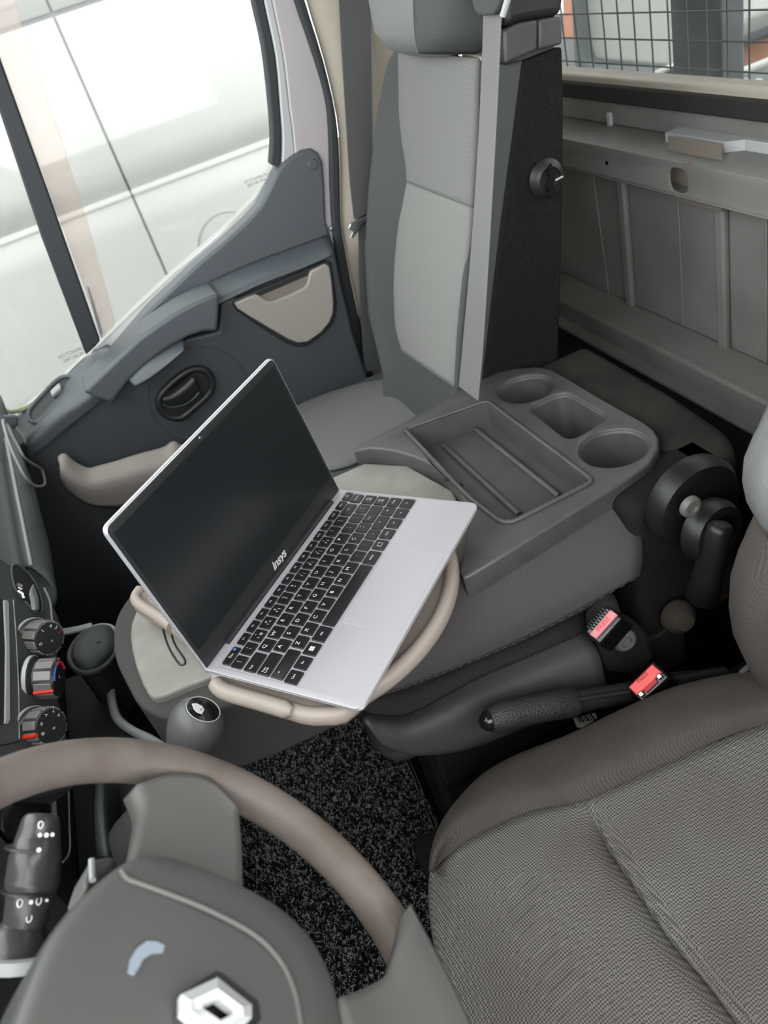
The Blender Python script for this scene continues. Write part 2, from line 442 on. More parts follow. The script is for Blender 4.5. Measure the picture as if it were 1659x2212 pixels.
# grab bar
gb = [(180, 848), (200, 826), (255, 772), (300, 730), (340, 701), (385, 671), (425, 650), (470, 632), (475, 640), (473, 680), (470, 716), (440, 717), (408, 728), (370, 748), (320, 785), (280, 822), (246, 868), (236, 871), (205, 860)]
prism('grab_handle', Ylist(gb, 1.600), (0, .09, 0), 'door_plastic', d1, (.009, 4))
g0 = [(286, 806), (320, 768), (362, 742), (395, 732)]
g1 = [(280, 822), (316, 792), (362, 765), (398, 745)]
g2 = [(292, 834), (326, 816), (372, 780), (398, 755)]
patch('grip_pocket', [Ylist(g0, 1.618), Ylist(g1, 1.600), Ylist(g2, 1.585)], 'door_plastic', d1, 5, 5, .004)
# beige bin with its notch
rim = [(501, 657), (512, 645), (600, 608), (703, 563), (716, 567), (722, 606), (728, 660), (724, 690), (712, 710), (692, 728), (664, 748), (642, 750), (618, 742), (560, 705), (512, 672)]
prism('bin_surround', Ylist(rim, 1.633), (0, .02, 0), 'black_plastic', d1, (.003, 2))
bn = [(508, 656), (530, 646), (552, 637), (562, 640), (570, 646), (580, 651), (592, 651), (632, 635), (658, 622), (665, 612), (669, 594), (673, 586), (704, 571), (712, 576), (717, 606), (721, 652), (720, 677), (712, 697), (695, 718), (665, 739), (643, 741), (621, 732), (540, 684), (512, 666)]
prism('storage_bin', Ylist(bn, 1.624), (0, .012, 0), 'door_taupe', d1, (.003, 3))
nb = [(562, 640), (660, 598), (668, 594), (662, 624), (592, 655), (572, 650)]
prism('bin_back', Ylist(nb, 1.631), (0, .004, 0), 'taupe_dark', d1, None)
# map pocket
mp_t = [(129, 990), (138, 982), (150, 992), (165, 1003), (190, 1013), (217, 1007), (260, 995), (300, 982), (345, 970), (362, 963), (375, 954), (390, 962), (430, 965)]
mp_m = [(130, 1015), (140, 1020), (155, 1030), (172, 1040), (195, 1048), (222, 1045), (262, 1036), (302, 1025), (345, 1015), (362, 1010), (378, 1004), (395, 1004), (435, 1004)]
mp_b = [(140, 1040), (152, 1056), (168, 1070), (185, 1082), (208, 1090), (235, 1092), (272, 1090), (310, 1084), (350, 1076), (368, 1072), (384, 1066), (400, 1060), (440, 1050)]
patch('map_pocket', [Ylist(mp_t, 1.600), Ylist(mp_m, 1.575), Ylist(mp_b, 1.60)], 'door_taupe', d1, 6, 4, .012)
pk = Yp(160, 1037, 1.583)
ringtube('pocket_plug', [pk + V((x, 0, z)) for x, z in ell(24, .017, .014)], .0012, 'taupe_dark', d1)
# inner release handle in its oval recess
hp = [(345, 879), (346, 856), (370, 828), (398, 806), (420, 797), (440, 799), (454, 814), (457, 838), (446, 856), (424, 876), (398, 898), (380, 903), (360, 897)]
h3 = Ylist(hp, 1.634); hc = sum(h3, V((0, 0, 0))) / len(h3)
hcv = crc(h3, 4)
ringtube('handle_bezel', hcv, .008, 'black_plastic', d1)
loft('handle_recess', [[hc + (p - hc) * .98 + V((0, -.002, 0)) for p in hcv], [hc + (p - hc) * .8 + V((0, .004, 0)) for p in hcv], [hc + (p - hc) * .45 + V((0, .0055, 0)) for p in hcv]], 'black_plastic', d1, smooth=80)
patch('release_lever', [Ylist([(352, 872), (372, 878), (400, 872), (418, 858), (428, 846)], 1.618), Ylist([(352, 862), (372, 858), (396, 842), (412, 828), (420, 818)], 1.610), Ylist([(360, 850), (376, 838), (394, 824), (404, 815), (408, 810)], 1.628)], 'black_plastic', d1, 4, 4, .006)
tube('lever_edge', Ylist([(352, 872), (372, 879), (400, 873), (420, 859), (430, 846)], 1.617), .003, 'door_plastic', d1, 8)
# round dish around the handle
dc = Yp(430, 850, 1.642)
ringtube('speaker_dish', [dc + V((x, 0, z)) for x, z in ell(40, .105, .105)], .003, 'door_plastic_shaded', d1)
# window switch
sw = [(62, 900), (66, 882), (95, 849), (122, 822), (140, 813), (156, 815), (163, 826), (158, 839), (146, 853), (118, 880), (92, 903), (76, 912), (66, 910)]
def onsh(px, py):
    # point on the shoulder slope between sill and edge
    return Pl(px, py, Yp(112, 872, 1.700), (V((0, -.5, .86))).normalized(), .004)
s3l = crc([onsh(*p) for p in sw], 3)
wsw = ringtube('switch_bezel', s3l, .0045, 'door_plastic', d1)
sc_ = sum(s3l, V((0, 0, 0))) / len(s3l)
loft('switch_plate', [[sc_ + (p - sc_) * .95 + V((0, 0, -.001)) for p in s3l], [sc_ + (p - sc_) * .55 + V((0, .002, -.006)) for p in s3l]], 'black_plastic', d1, smooth=70)
a_, b_ = onsh(114, 856), onsh(134, 838)
obox('switch_rocker', (a_ + b_) / 2 + V((0, -.001, .004)), (b_ - a_), (0, .86, .5), (0, -.5, .86), ((b_ - a_).length, .015, .012), 'silver_trim', wsw, (.003, 3))
# window frame: rear seal, silver edge, mauve frame, dark door seal
def strip(name, A, B, y0, th, m, parent, bev=(.003, 2)):
    P = cr1(Ylist(A, y0), 3) + list(reversed(cr1(Ylist(B, y0), 3)))
    return prism(name, P, (0, th, 0), m, parent, bev)
strip('glass_channel', [(455, -420), (540, -60), (548, 0), (570, 100), (584, 220), (589, 300), (585, 356)], [(478, -420), (562, -60), (570, 0), (594, 120), (604, 230), (608, 300), (606, 362)], 1.715, .03, 'rubber', d1)
strip('channel_edge', [(479, -420), (563, -60), (571, 0), (596, 120), (606, 230), (611, 300), (609, 360)], [(497, -420), (580, -60), (588, 0), (612, 120), (625, 230), (634, 300), (638, 352)], 1.712, .03, 'frame_silver', d1)
strip('window_frame', [(498, -420), (581, -60), (589, 0), (613, 120), (626, 230), (635, 300), (640, 380), (655, 560)], [(545, -420), (626, -60), (640, 0), (672, 100), (702, 200), (712, 280), (716, 450), (728, 600)], 1.708, .03, 'frame_mauve', d1)
strip('door_seal', [(545, -420), (626, -60), (637, 0), (671, 100), (701, 200), (711, 280), (716, 450), (730, 570), (752, 680), (790, 830)], [(572, -420), (650, -60), (660, 0), (700, 130), (727, 250), (735, 350), (738, 480), (752, 570), (775, 680), (812, 830)], 1.698, .03, 'rubber', d1, (.006, 3))
lathe('screw', Yp(716, 494, 1.700), (0, -1, 0), [(0, 0), (.006, 0), (.005, .003), (0, .004)], 'steel', d1, 14)
# dividing bar, tinted deflector, panes
def divp(A, y): return Ylist(A, y)
prism('divider_bar', divp([(-280, -420), (0, 125), (110, 430), (217, 737), (205, 750), (186, 768), (90, 515), (0, 245), (-300, -420)], 1.725), (0, .02, 0), 'rubber', d1, (.004, 2))
prism('wind_deflector', divp([(-270, -420), (-90, -420), (14, -60), (48, 55), (120, 262), (190, 480), (246, 684), (249, 698), (243, 710), (222, 731), (110, 425), (0, 122)], 1.742), (0, .004, 0), 'deflector', d1, (.001, 1))
prism('deflector_edge', divp([(188, 620), (192, 620), (222, 716), (220, 732), (214, 718)], 1.735), (0, .006, 0), 'steel', d1, None)
q = [V((-.50, 1.748, 1.52)), V((-.86, 1.748, 1.0)), V((-.86, 1.748, .66))] + Ylist([(20, 905), (45, 893), (140, 815), (222, 737), (380, 587), (502, 480), (552, 428), (580, 380), (592, 350), (595, 300), (590, 200), (575, 80), (560, -90), (470, -420), (455, -480)], 1.748)
pn = prism('pane', q, (0, .004, 0), 'pane_tinted', d1, None)
box('window_header', (-.45, 1.70, 1.52), (.62, 1.76, 1.80), 'frame_mauve', d1, (.01, 2))
# maker's stamps etched on the glass, read from outside
def stamp(px, py, s):
    c = Yp(px, py, 1.7462); ux = V((-1, 0, -.02)); uy = V((0, 0, 1))
    return c, ux, uy, s
for (px, py, k) in ((160, 765, 1.0), (553, 390, .8)):
    c = Yp(px, py, 1.7462); ux, uy = V((-1, 0, 0)), V((0, 0, 1))
    text('glass_stamp', 'PILKINGTON\n43R-001582', c, ux, uy, .0105 * k, 'grey_print', pn)
    ringtube('glass_mark', [c + ux * (-.040 * k) + ux * x + uy * z for x, z in ((-.008, 0), (0, .006), (.008, 0), (0, -.006))], .0005, 'grey_print', pn, 4)
    ringtube('glass_mark', [c + ux * (-.040 * k) + uy * -.013 + ux * x + uy * z for x, z in ell(16, .006, .006)], .0005, 'grey_print', pn, 4)
tube('sill_seal', cr1(Ylist([(-40, 890), (0, 886), (25, 890), (50, 884), (80, 868)], 1.752), 4), .005, 'moss', d1, 8)

# ------------------------------------------------------------------ rear bulkhead
bk = thing('wall_rear', (.9, .7, 0), 'painted metal bulkhead with ledge, rail and ribbed lower panel behind the seats', 'wall', kind='structure')
XR = .83
Y0, Y1 = -.22, 1.72
zr_t = Xp(1450, 347, XR).z; zr_b = Xp(1450, 417, XR).z          # rail front face
XU = .915                                                       # upper panel
zs = Xp(1450, 215, XU - .01).z                                  # window seal height
# rail with its slot
slot = Xp(1465, 390, XR)
outl = [(-Y1, zr_b), (-Y0, zr_b), (-Y0, zr_t), (-Y1, zr_t)]
sl = rp([(-slot.y - .023, slot.z - .019), (-slot.y + .023, slot.z - .019), (-slot.y + .023, slot.z + .019), (-slot.y - .023, slot.z + .019)], .018, 6)
cplate('rail', [outl, sl], (XR, 0, 0), (0, -1, 0), (0, 0, 1), .004, .001, 'bulk_paint', bk)
box('slot_back', (XR + .03, slot.y - .06, slot.z - .05), (XR + .034, slot.y + .06, slot.z + .05), 'taupe_dark', bk, None)
box('ledge', (XR + .001, Y0, zr_t - .005), (XU + .01, Y1, zr_t), 'bulk_paint', bk, (.002, 2))
box('rail_lip', (XR, Y0, zr_b - .004), (XR + .07, Y1, zr_b), 'bulk_paint', bk, (.001, 1))
box('upper_panel', (XU, Y0, zr_t), (XU + .02, Y1, zs - .012), 'bulk_paint', bk, (.002, 1))
box('window_seal', (XU - .012, Y0, zs - .018), (XU + .03, Y1, zs + .012), 'seal_dark', bk, (.004, 2))
zw = zs + .022
box('window_sill', (XU - .004, Y0, zs + .006), (XU + .04, Y1, zw), 'sill_cream', bk, (.004, 2))
# stepped bracket on the upper panel
p1, p2, p3, p4 = Xp(1436, 296, XU - .03), Xp(1565, 316, XU - .03), Xp(1608, 310, XU - .012), Xp(1720, 330, XU - .012)
hb = .036
pp = [V((XU, p1.y + .004, 0)), V((XU - .03, p1.y, 0)), V((XU - .03, p2.y, 0)), V((XU - .012, p3.y, 0)), V((XU - .012, p4.y, 0)), V((XU, p4.y, 0))]
zb = Xp(1500, 322, XU - .03).z
prism('bracket', [V((p.x, p.y, zb - hb / 2)) for p in pp], (0, 0, hb), 'frame_silver', bk, (.001, 1))
tb = Xp(1316, 262, XU - .004); box('tab', (XU - .006, tb.y - .006, tb.z - .016), (XU, tb.y + .006, tb.z + .016), 'frame_silver', bk, (.001, 1))
lathe('drill_hole', Xp(1311, 352, XR - .0006), (-1, 0, 0), [(0, 0), (.004, 0), (.004, .0004), (0, .0004)], 'gloss_black', bk, 12)
for px, py, s in ((1490, 353, .0028), (1480, 354, .0018), (1555, 221, .002)):
    r_ = Xp(px, py, XR if py > 300 else XU - .005); lathe('rust_spot', r_ + V((-.0002, 0, 0)), (-1, 0, .2), [(0, 0), (s, 0), (s * .8, .001), (0, .001)], 'bulk_rust', bk, 9)
# ribbed lower panel
XL = .885
zl = Xp(1450, 790, .80).z
box('lower_panel', (XL, Y0, 0), (XL + .015, Y1, zr_b), 'bulk_paint', bk, (.001, 1))
for a, b in (((1352, 405), (1374, 715)), ((1566, 465), (1573, 800)), ((1282, 390), (1318, 650)), ((1466, 440), (1480, 760)), ((1655, 500), (1655, 900))):
    A, B = Xp(*a, XL), Xp(*b, XL)
    A.z = zr_b; B = B + (B - A) * .25
    s = V((0, .011, 0))
    wide = 1.0 if a[0] in (1352, 1566) else .28
    pr = [A - s * wide, A + s * wide, B + s * wide, B - s * wide]
    prism('rib', pr, (-.014 if wide == 1 else .0 - .003, 0, 0), 'bulk_paint', bk, (.005, 3))
# cross beam at seat height
zbm = Xp(1450, 768, .80).z
box('cross_beam', (.80, Y0, zbm - .09), (XL, Y1, zbm), 'bulk_paint', bk, (.006, 3))
box('beam_flange', (.775, Y0, zbm - .05), (.81, Y1, zbm - .042), 'bulk_paint', bk, (.002, 1))
box('beam_skirt', (.70, Y0, 0), (.80, Y1, zbm - .052), 'floor_black', bk, (.01, 2))
# window opening, pane and wire guard
box('window_jamb', (XU - .004, 1.66, zw), (XU + .04, Y1, 1.80), 'bulk_paint', bk)
box('window_header', (XU - .004, Y0, 1.52), (XU + .04, Y1, 1.80), 'bulk_paint', bk)
w2 = thing('window_2', (XU + .02, .7, zw), 'dusty rear cab window with wire guard above the bulkhead', 'window', kind='structure')
box('pane', (XU + .015, Y0, zw - .004), (XU + .019, 1.66, 1.52), 'pane_dusty', w2, None)
XG = XU + .055
vv, ff = [], []
def wire(a, b, r):
    a, b = V(a), V(b); t = (b - a).normalized(); s = t.orthogonal().normalized(); u = t.cross(s); i = len(vv)
    for p in (a, b):
        for k in range(6): vv.append(p + (s * math.cos(k * math.pi / 3) + u * math.sin(k * math.pi / 3)) * r)
    for k in range(6): ff.append((i + k, i + (k + 1) % 6, i + 6 + (k + 1) % 6, i + 6 + k))
yv = Xp(1441, 0, XG).y; dy = (Xp(1366, 0, XG).y - Xp(1441, 0, XG).y) / 2
y = yv - dy * 14
while y < 1.66:
    wire((XG, y, zw - .02), (XG, y, 1.52), .0016); y += dy
zh = Xp(1441, 88, XG).z; dz = (Xp(1441, 27, XG).z - Xp(1441, 88, XG).z)
z = zh
while z > zw - .01: z -= dz
while z < 1.52:
    wire((XG + .003, Y0, z), (XG + .003, 1.66, z), .0016); z += dz
mk('wire_guard', vv, ff, 'wire_grey', w2, smooth=60)

# ================================================================== OUTSIDE
gr = box('ground', (-9, -9, -.64), (12, 12, -.62), 'asphalt', None, None)
tag(gr, 'grey asphalt yard outside the van', 'ground', kind='structure')
VY = 4.2
pv = thing('parked_van', (-.2, VY, -.62), 'white panel van parked close outside the passenger window', 'van')
cz = Yp(300, 412, VY).z                      # waist crease
sx0, sx1 = Yp(93, 40, VY), Yp(378, 585, VY)
sx = (sx0.x + sx1.x) / 2
rz = Yp(95, 36, VY).z                        # slide rail
gap = .006
prof_lo = [(VY + .05, cz - .95), (VY + .02, cz - .7), (VY + .005, cz - .4), (VY, cz - .15), (VY + .004, cz - .012)]
prof_cr = [(VY + .004, cz - .012), (VY - .002, cz - .008), (VY + .002, cz), (VY + .016, cz + .012)]
prof_hi = [(VY + .016, cz + .012), (VY + .02, cz + .15), (VY + .03, rz - .012)]
prof_tp = [(VY + .03, rz + .008), (VY + .06, rz + .35), (VY + .12, rz + .75), (VY + .25, rz + .9)]
def side(name, x0, x1, prof, m='van_white'):
    net = [[V((x0, p[0], p[1])), V(((x0 + x1) / 2, p[0], p[1])), V((x1, p[0], p[1]))] for p in prof]
    vs = [v for r in net for v in r]; fs = [(3 * i + j, 3 * i + j + 1, 3 * i + j + 4, 3 * i + j + 3) for i in range(len(net) - 1) for j in range(2)]
    return mk(name, vs, fs, m, pv, smooth=25, solid=.012, soff=0)
for pf_ in (prof_lo, prof_cr, prof_hi, prof_tp): side('panel_seam', sx - .02, sx + .02, [(p[0] + .014, p[1]) for p in pf_], 'panel_gap')
for x0, x1 in ((-3.2, sx - gap), (sx + gap, 2.2)):
    side('lower_side', x0, x1, prof_lo); side('waist_crease', x0, x1, prof_cr); side('upper_side', x0, x1, prof_hi); side('roof_side', x0, x1, prof_tp)
box('inner_body', (-3.15, VY + .07, -.42), (2.15, VY + 1.8, rz + .85), 'panel_gap', pv, (.02, 2))
box('slide_rail', (-3.2, VY + .045, rz - .02), (2.2, VY + .07, rz + .02), 'panel_gap', pv, None)
rz2 = Yp(20, 12, VY).z
box('rail_line', (-3.2, VY + .022, rz2 - .006), (sx - .12, VY + .06, rz2 + .006), 'panel_gap', pv, None)
fc = Yp(498, 530, VY - .004)
ringtube('fuel_flap', [fc + V((x, .0, z)) for x, z in ell(40, .16, .16)], .003, 'panel_gap', pv)
for x in (-2.3, 1.7):
    lathe('wheel', (x, VY + .06, -.29), (0, 1, 0), [(0, 0), (.2, 0), (.32, .02), (.33, .1), (.33, .22), (0, .22)], 'rubber', pv)
# load bed post right behind the wire guard
X5 = 1.12
po = prism('headboard_post', [Xp(1443, -60, X5), Xp(1452, 212, X5), Xp(1560, 226, X5), Xp(1556, -60, X5)], (.05, 0, 0), 'post_grey', None, (.004, 2))
for v in po.data.vertices:
    if v.co.z < .98: v.co.z = -.62
tag(po, 'scratched dark grey upright post seen through the rear window', 'post')
# vehicles and boards further back
X6 = 3.2
wv = thing('white_truck', Xp(1340, 140, X6 + .3), 'white truck cab with grey bumper seen through the wire guard', 'truck')
wv.location.z = -.62
prism('body', Xlist([(1236, -160), (1247, 40), (1258, 105), (1264, 128), (1285, 134), (1446, 147), (1446, -160)], X6), (1.2, 0, 0), 'van_white', wv, (.03, 3))
prism('bumper', Xlist([(1230, -160), (1240, 40), (1250, 110), (1258, 136), (1290, 146), (1500, 160), (1500, 172), (1300, 190), (1262, 185), (1240, 140), (1222, -160)], X6 - .1), (.2, 0, 0), 'window_dark', wv, (.02, 2))
prism('door_panel', Xlist([(1556, -160), (1556, 100), (1590, 80), (1618, 40), (1626, -160)], X6 - .05), (.8, 0, 0), 'van_white', wv, (.02, 2))
lw = Xp(1340, 150, X6); box('wheel_arch', (X6 + .2, lw.y - .8, -.62), (X6 + 1.1, lw.y + .6, lw.z - .1), 'window_dark', wv, (.05, 2))
X7 = 2.6
tr = thing('flatbed_trailer', Xp(1600, 150, X7), 'flatbed trailer with brown side boards and grey rails behind the van', 'trailer')
tr.location.z = -.62
prism('side_board', Xlist([(1390, 200), (1450, 165), (1560, 112), (1700, 62), (1700, 120), (1560, 165), (1450, 205), (1400, 240)], X7), (.06, 0, 0), 'brick_brown', tr, (.008, 2))
prism('top_rail', Xlist([(1345, 192), (1430, 156), (1560, 92), (1700, 34), (1700, 60), (1560, 115), (1450, 163), (1390, 190)], X7 - .05), (.08, 0, 0), 'post_grey', tr, (.01, 2))
prism('deck_edge', Xlist([(1345, 188), (1430, 146), (1448, 142), (1448, 150), (1360, 196)], X7 - .08), (.06, 0, 0), 'van_white', tr, (.01, 2))
prism('lower_board', Xlist([(1560, 205), (1620, 190), (1700, 170), (1700, 300), (1560, 300)], X7 + .05), (.06, 0, 0), 'brick_brown', tr, (.008, 2))
ropeA = Xlist([(1590, 160), (1612, 152), (1636, 143), (1700, 118)], X7 - .1)
tube('rope', cr1(ropeA, 6), .016, 'van_white', tr, 8)
for px in (1585, 1612, 1640):
    A, B = Xp(px, 172, X7 - .04), Xp(px - 6, 196, X7 - .04); tube('strut', [A, B], .014, 'van_white', tr, 8)
for k, yy in enumerate((Xp(1400, 100, X7 + .4).y, Xp(1659, 100, X7 + .4).y)):
    box('axle_stand', (X7 + .2, yy - .1, -.62), (X7 + .5, yy + .1, tr.location.z + .7), 'post_grey', tr)
ob_ = prism('orange_container', Xlist([(1624, -160), (1626, 30), (1640, 52), (1720, 30), (1720, -160)], 4.8), (.8, 0, 0), 'orange_red', None, (.03, 3))
tag(ob_, 'orange red container at the far corner of the rear window', 'container')
oc = prism('orange_sign', Xlist([(1206, -160), (1218, 80), (1240, 84), (1228, -160)], 3.9), (.05, 0, 0), 'orange_pale', None, (.01, 2))
tag(oc, 'narrow orange panel glimpsed beside the passenger headrest', 'panel')

# ================================================================== FLOOR COVERING
# looped black carpet in front of the seats
cm = thing('carpet_mat', (-.05, .85, 0), 'black looped pile carpet mat on the floor between the seats', 'mat')
cpoly = [(-.36, .25), (.03, .25), (.07, .70), (.09, .84), (.11, 1.05), (.10, 1.62), (-.36, 1.62)]
prism('backing', [V((x, y, .001)) for x, y in cpoly], (0, 0, .008), 'carpet_base', cm, (.002, 1))
def pile(name, n, m, seed, rmin, rmax):
    rnd = random.Random(seed); vs, fs = [], []
    while n > 0:
        x, y = rnd.uniform(-.33, .085), rnd.uniform(.36, 1.32)
        n -= 1
        a = rnd.uniform(0, 2 * math.pi); ln = rnd.uniform(.0025, .006); w = rnd.uniform(rmin, rmax); h = rnd.uniform(.0045, .009)
        dx, dy = math.cos(a) * ln, math.sin(a) * ln; px_, py_ = -math.sin(a) * w, math.cos(a) * w
        cx, cy = rnd.uniform(-.3, .3) * px_ * 6, rnd.uniform(-.3, .3) * py_ * 6
        i = len(vs)
        for t, hh in ((-1, 0.0), (-.4, h * .85), (.4, h), (1, 0.0)):
            k = 1 - t * t
            vs += [(x + dx * t + px_ + cx * k, y + dy * t + py_ + cy * k, .0085 + hh), (x + dx * t - px_ + cx * k, y + dy * t - py_ + cy * k, .0085 + hh)]
        for k in range(3): fs.append((i + 2 * k, i + 2 * k + 1, i + 2 * k + 3, i + 2 * k + 2))
    o = mk(name, vs, fs, m, cm, smooth=None); o['kind'] = 'stuff'; return o
pile('loop_pile', 36000, 'carpet_loop_dark', 3, .0006, .0011)
pile('loop_pile', 22000, 'carpet_loop', 5, .0003, .0007)
# loose wires along the carpet edge
for k, (dx, r, m) in enumerate(((0, .0028, 'black_plastic'), (.006, .0018, 'gloss_black'))):
    o = tube('floor_cable', cr1([V((.082 + dx, 1.06, .012)), V((.085 + dx, .98, .014)), V((.078 + dx, .90, .013)), V((.070 + dx, .82, .016)), V((.055 + dx, .76, .016)), V((.05 + dx, .66, .014))], 6), r, m, None, 8)
    tag(o, ('thick black cable along the carpet edge below the middle seat', 'thin black cable beside the thick one at the carpet edge')[k], 'cable', 'cables on the floor')

# ================================================================== PASSENGER SEAT
PN = V((-.962, 0, .274)).normalized(); PO = V((.45, 1.14, .733))
def PF(px, py, off=0.0): return Pl(px, py, PO, PN, off)
ps = thing('passenger_seat', (.35, 1.4, 0), 'grey cloth passenger seat with headrest beside the door', 'seat')
def xf(z): return .45 + (z - .733) * .285
sil = [PF(*p, -.035) for p in ((866, 112), (840, 220), (816, 405), (808, 520), (808, 607), (822, 690), (850, 745))]
def yl(z):
    S = sorted((p.z, p.y) for p in sil)
    if z <= S[0][0]: return S[0][1]
    for a, b in zip(S, S[1:]):
        if z <= b[0]: return a[1] + (b[1] - a[1]) * (z - a[0]) / (b[0] - a[0])
    return S[-1][1]
rings = []
ztop = PF(950, 116).z
for z, th, dr, sq in ((.44, .17, .0, 1), (.52, .175, .0, 1), (.62, .175, 0, 1), (.74, .165, 0, 1), (.86, .155, 0, 1), (.97, .14, 0, 1), (1.05, .125, .0, 1), (ztop - .012, .115, .006, 1), (ztop + .004, .09, .022, .8), (ztop + .012, .05, .05, .5)):
    x0 = xf(z) + .012 + (.0 if sq == 1 else .02 * (1 - sq) * 2); R, L_ = 1.145 + dr * .3, yl(min(z, ztop)) - dr
    prof = [(0, .055), (.02, .015), (.08, -.010), (.2, .0), (.5, .006), (.8, .0), (.9, -.016), (.97, .008), (1, .06), (1, th - .03), (.96, th), (.5, th + .005), (.04, th), (0, th - .03)]
    rings.append(crc([V((x0 + dx * (1 if sq == 1 else .7), R + (L_ - R) * t, z)) for t, dx in prof], 3))
loft('backrest', rings, 'seat_dark', ps, smooth=75)
# face panels, upper and lower, meeting at a seam
def facenet(Ls, Rs, bul):
    out = []
    for (a, b) in zip(Ls, Rs):
        A, B = PF(*a, .004), PF(*b, .004)
        out.append([PF(*a, -.006), A] + [PF(a[0] + (b[0] - a[0]) * t, a[1] + (b[1] - a[1]) * t, .004 + bul * 4 * t * (1 - t)) for t in (.25, .5, .75)] + [B, PF(*b, -.006)])
    return out
patch('upper_cover', facenet([(866, 110), (867, 180), (868, 243), (874, 305), (882, 358), (884, 394)], [(1030, 126), (1028, 180), (1027, 235), (1025, 310), (1021, 390), (1018, 446)], .012), 'seat_grey', ps, 4, 4, .006)
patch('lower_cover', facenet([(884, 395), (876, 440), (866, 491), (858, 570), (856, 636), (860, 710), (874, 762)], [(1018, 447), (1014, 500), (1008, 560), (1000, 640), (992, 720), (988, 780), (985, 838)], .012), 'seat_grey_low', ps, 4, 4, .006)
tube('piping', cr1([PF(864, 112, .004), PF(880, 106, -.004), PF(930, 113, -.002), PF(990, 120, -.002), PF(1032, 128, .002)], 5), .0025, 'seat_grey_low', ps, 8)
patch('shoulder_cover', [[PF(866, 110, 0), PF(930, 113, 0), PF(1000, 121, 0), PF(1040, 128, 0)], [PF(872, 96, -.03), PF(930, 100, -.03), PF(1000, 104, -.03), PF(1045, 112, -.03)], [PF(895, 82, -.09), PF(940, 84, -.09), PF(1000, 86, -.09), PF(1060, 92, -.09)]], 'pillar_beige', ps, 4, 4, .004)
# cushion
cu = rp([(.02, 1.17), (.47, 1.17), (.50, 1.63), (.10, 1.66), (.02, 1.60)], [.04, .02, .05, .12, .10], 6)
prism('cushion', [V((p.x, p.y, .34)) for p in cu], (0, 0, .125), 'seat_dark', ps, (.03, 5))
ci_t = Zlist([(600, 905), (655, 873), (720, 848), (790, 828), (850, 818)], .468)
ci_b = Zlist([(640, 1010), (720, 1015), (800, 985), (880, 930), (960, 872)], .470)
ci_m = [a.lerp(b, .5) + V((0, 0, .006)) for a, b in zip(ci_t, ci_b)]
patch('cushion_cover', [[p + V((0, 0, -.008)) for p in ci_t], ci_t, ci_m, ci_b], 'seat_grey', ps, 4, 5, .006)
# side towards the middle seat, felt and cloth
FY = 1.132
prism('side_felt', Ylist([(1130, 133), (1215, 100), (1218, 200), (1217, 400), (1213, 560), (1207, 760), (1205, 830), (1040, 850), (1066, 630)], FY), (0, .015, 0), 'fleece_black', ps, (.004, 2))
prism('side_cloth', Ylist([(1036, 128), (1094, 140), (1132, 130), (1110, 300), (1085, 480), (1066, 640), (1044, 850), (985, 842), (992, 720), (1008, 560), (1018, 440), (1027, 240)], FY + .004), (0, .012, 0), 'seat_dark', ps, (.004, 2))
prism('shoulder_guard', Ylist([(1088, 66), (1120, 50), (1162, 42), (1162, 108), (1120, 126), (1092, 138)], FY - .006), (0, .05, 0), 'console_plastic', ps, (.004, 3))
prism('shoulder_guard', Ylist([(1164, 42), (1215, 34), (1215, 96), (1164, 108)], FY - .006), (0, .05, 0), 'console_plastic', ps, (.004, 3))
prism('belt_housing', Ylist([(1086, -60), (1228, -60), (1216, 35), (1160, 44), (1120, 52), (1090, 66)], FY - .002), (0, .10, 0), 'black_plastic', ps, (.012, 4))
# torn trim knob
kp = Yp(1176, 384, FY)
lathe('latch_rosette', kp, (0, -1, 0), [(.0, 0), (.027, 0), (.029, .006), (.025, .013), (.018, .017), (.016, .012), (0, .010)], 'black_plastic', ps, 28)
prism('latch_slot', [kp + V((x, -.0185, z)) for x, z in ((-.005, -.026), (.001, -.030), (.004, -.004), (.010, .004), (.004, .022), (-.003, .018), (-.001, .0), (-.008, -.008))], (0, .004, 0), 'gloss_black', ps, None)
obox('latch_pin', kp + V((.014, -.018, -.003)), (1, 0, .1), (0, 1, 0), (0, 0, 1), (.014, .004, .003), 'frame_silver', ps)
# headrest
hr = PF(934, 18, .02); upv = V((.274, 0, .962)); hb_ = []
for h, w, d in ((-.115, .045, .02), (-.108, .09, .045), (-.085, .125, .062), (-.03, .142, .07), (.05, .142, .068), (.11, .13, .06), (.135, .09, .04)):
    c = hr + upv * (h + .055)
    hb_.append([c + V((0, 1, 0)) * (math.copysign(abs(math.cos(t)) ** .6, math.cos(t)) * w) + PN * (math.copysign(abs(math.sin(t)) ** .6, math.sin(t)) * d) for t in [2 * math.pi * k / 28 for k in range(28)]])
loft('headrest', hb_, 'leather_grey', ps, smooth=180)
patch('headrest_side', [[hr + upv * .02 + (r[k] - hr - upv * .02) * 1.012 for k in range(9, 21)] for r in hb_[1:]], 'seat_dark', ps, 4, 2, .003)
for yy in (-.06, .06):
    b0 = hr + V((.02, yy, 0)) - upv * .05
    tube('headrest_post', [b0 - upv * .06, b0 + upv * .03], .006, 'chrome', ps, 12)
lathe('post_collar', PF(1003, 96, -.05), upv, [(0, 0), (.014, 0), (.014, .008), (.011, .014), (0, .014)], 'gloss_black', ps, 18)
tube('release_clip', [PF(1018, 92, -.04), PF(1034, 82, -.045)], [.007, .009], 'chrome', ps, 12)

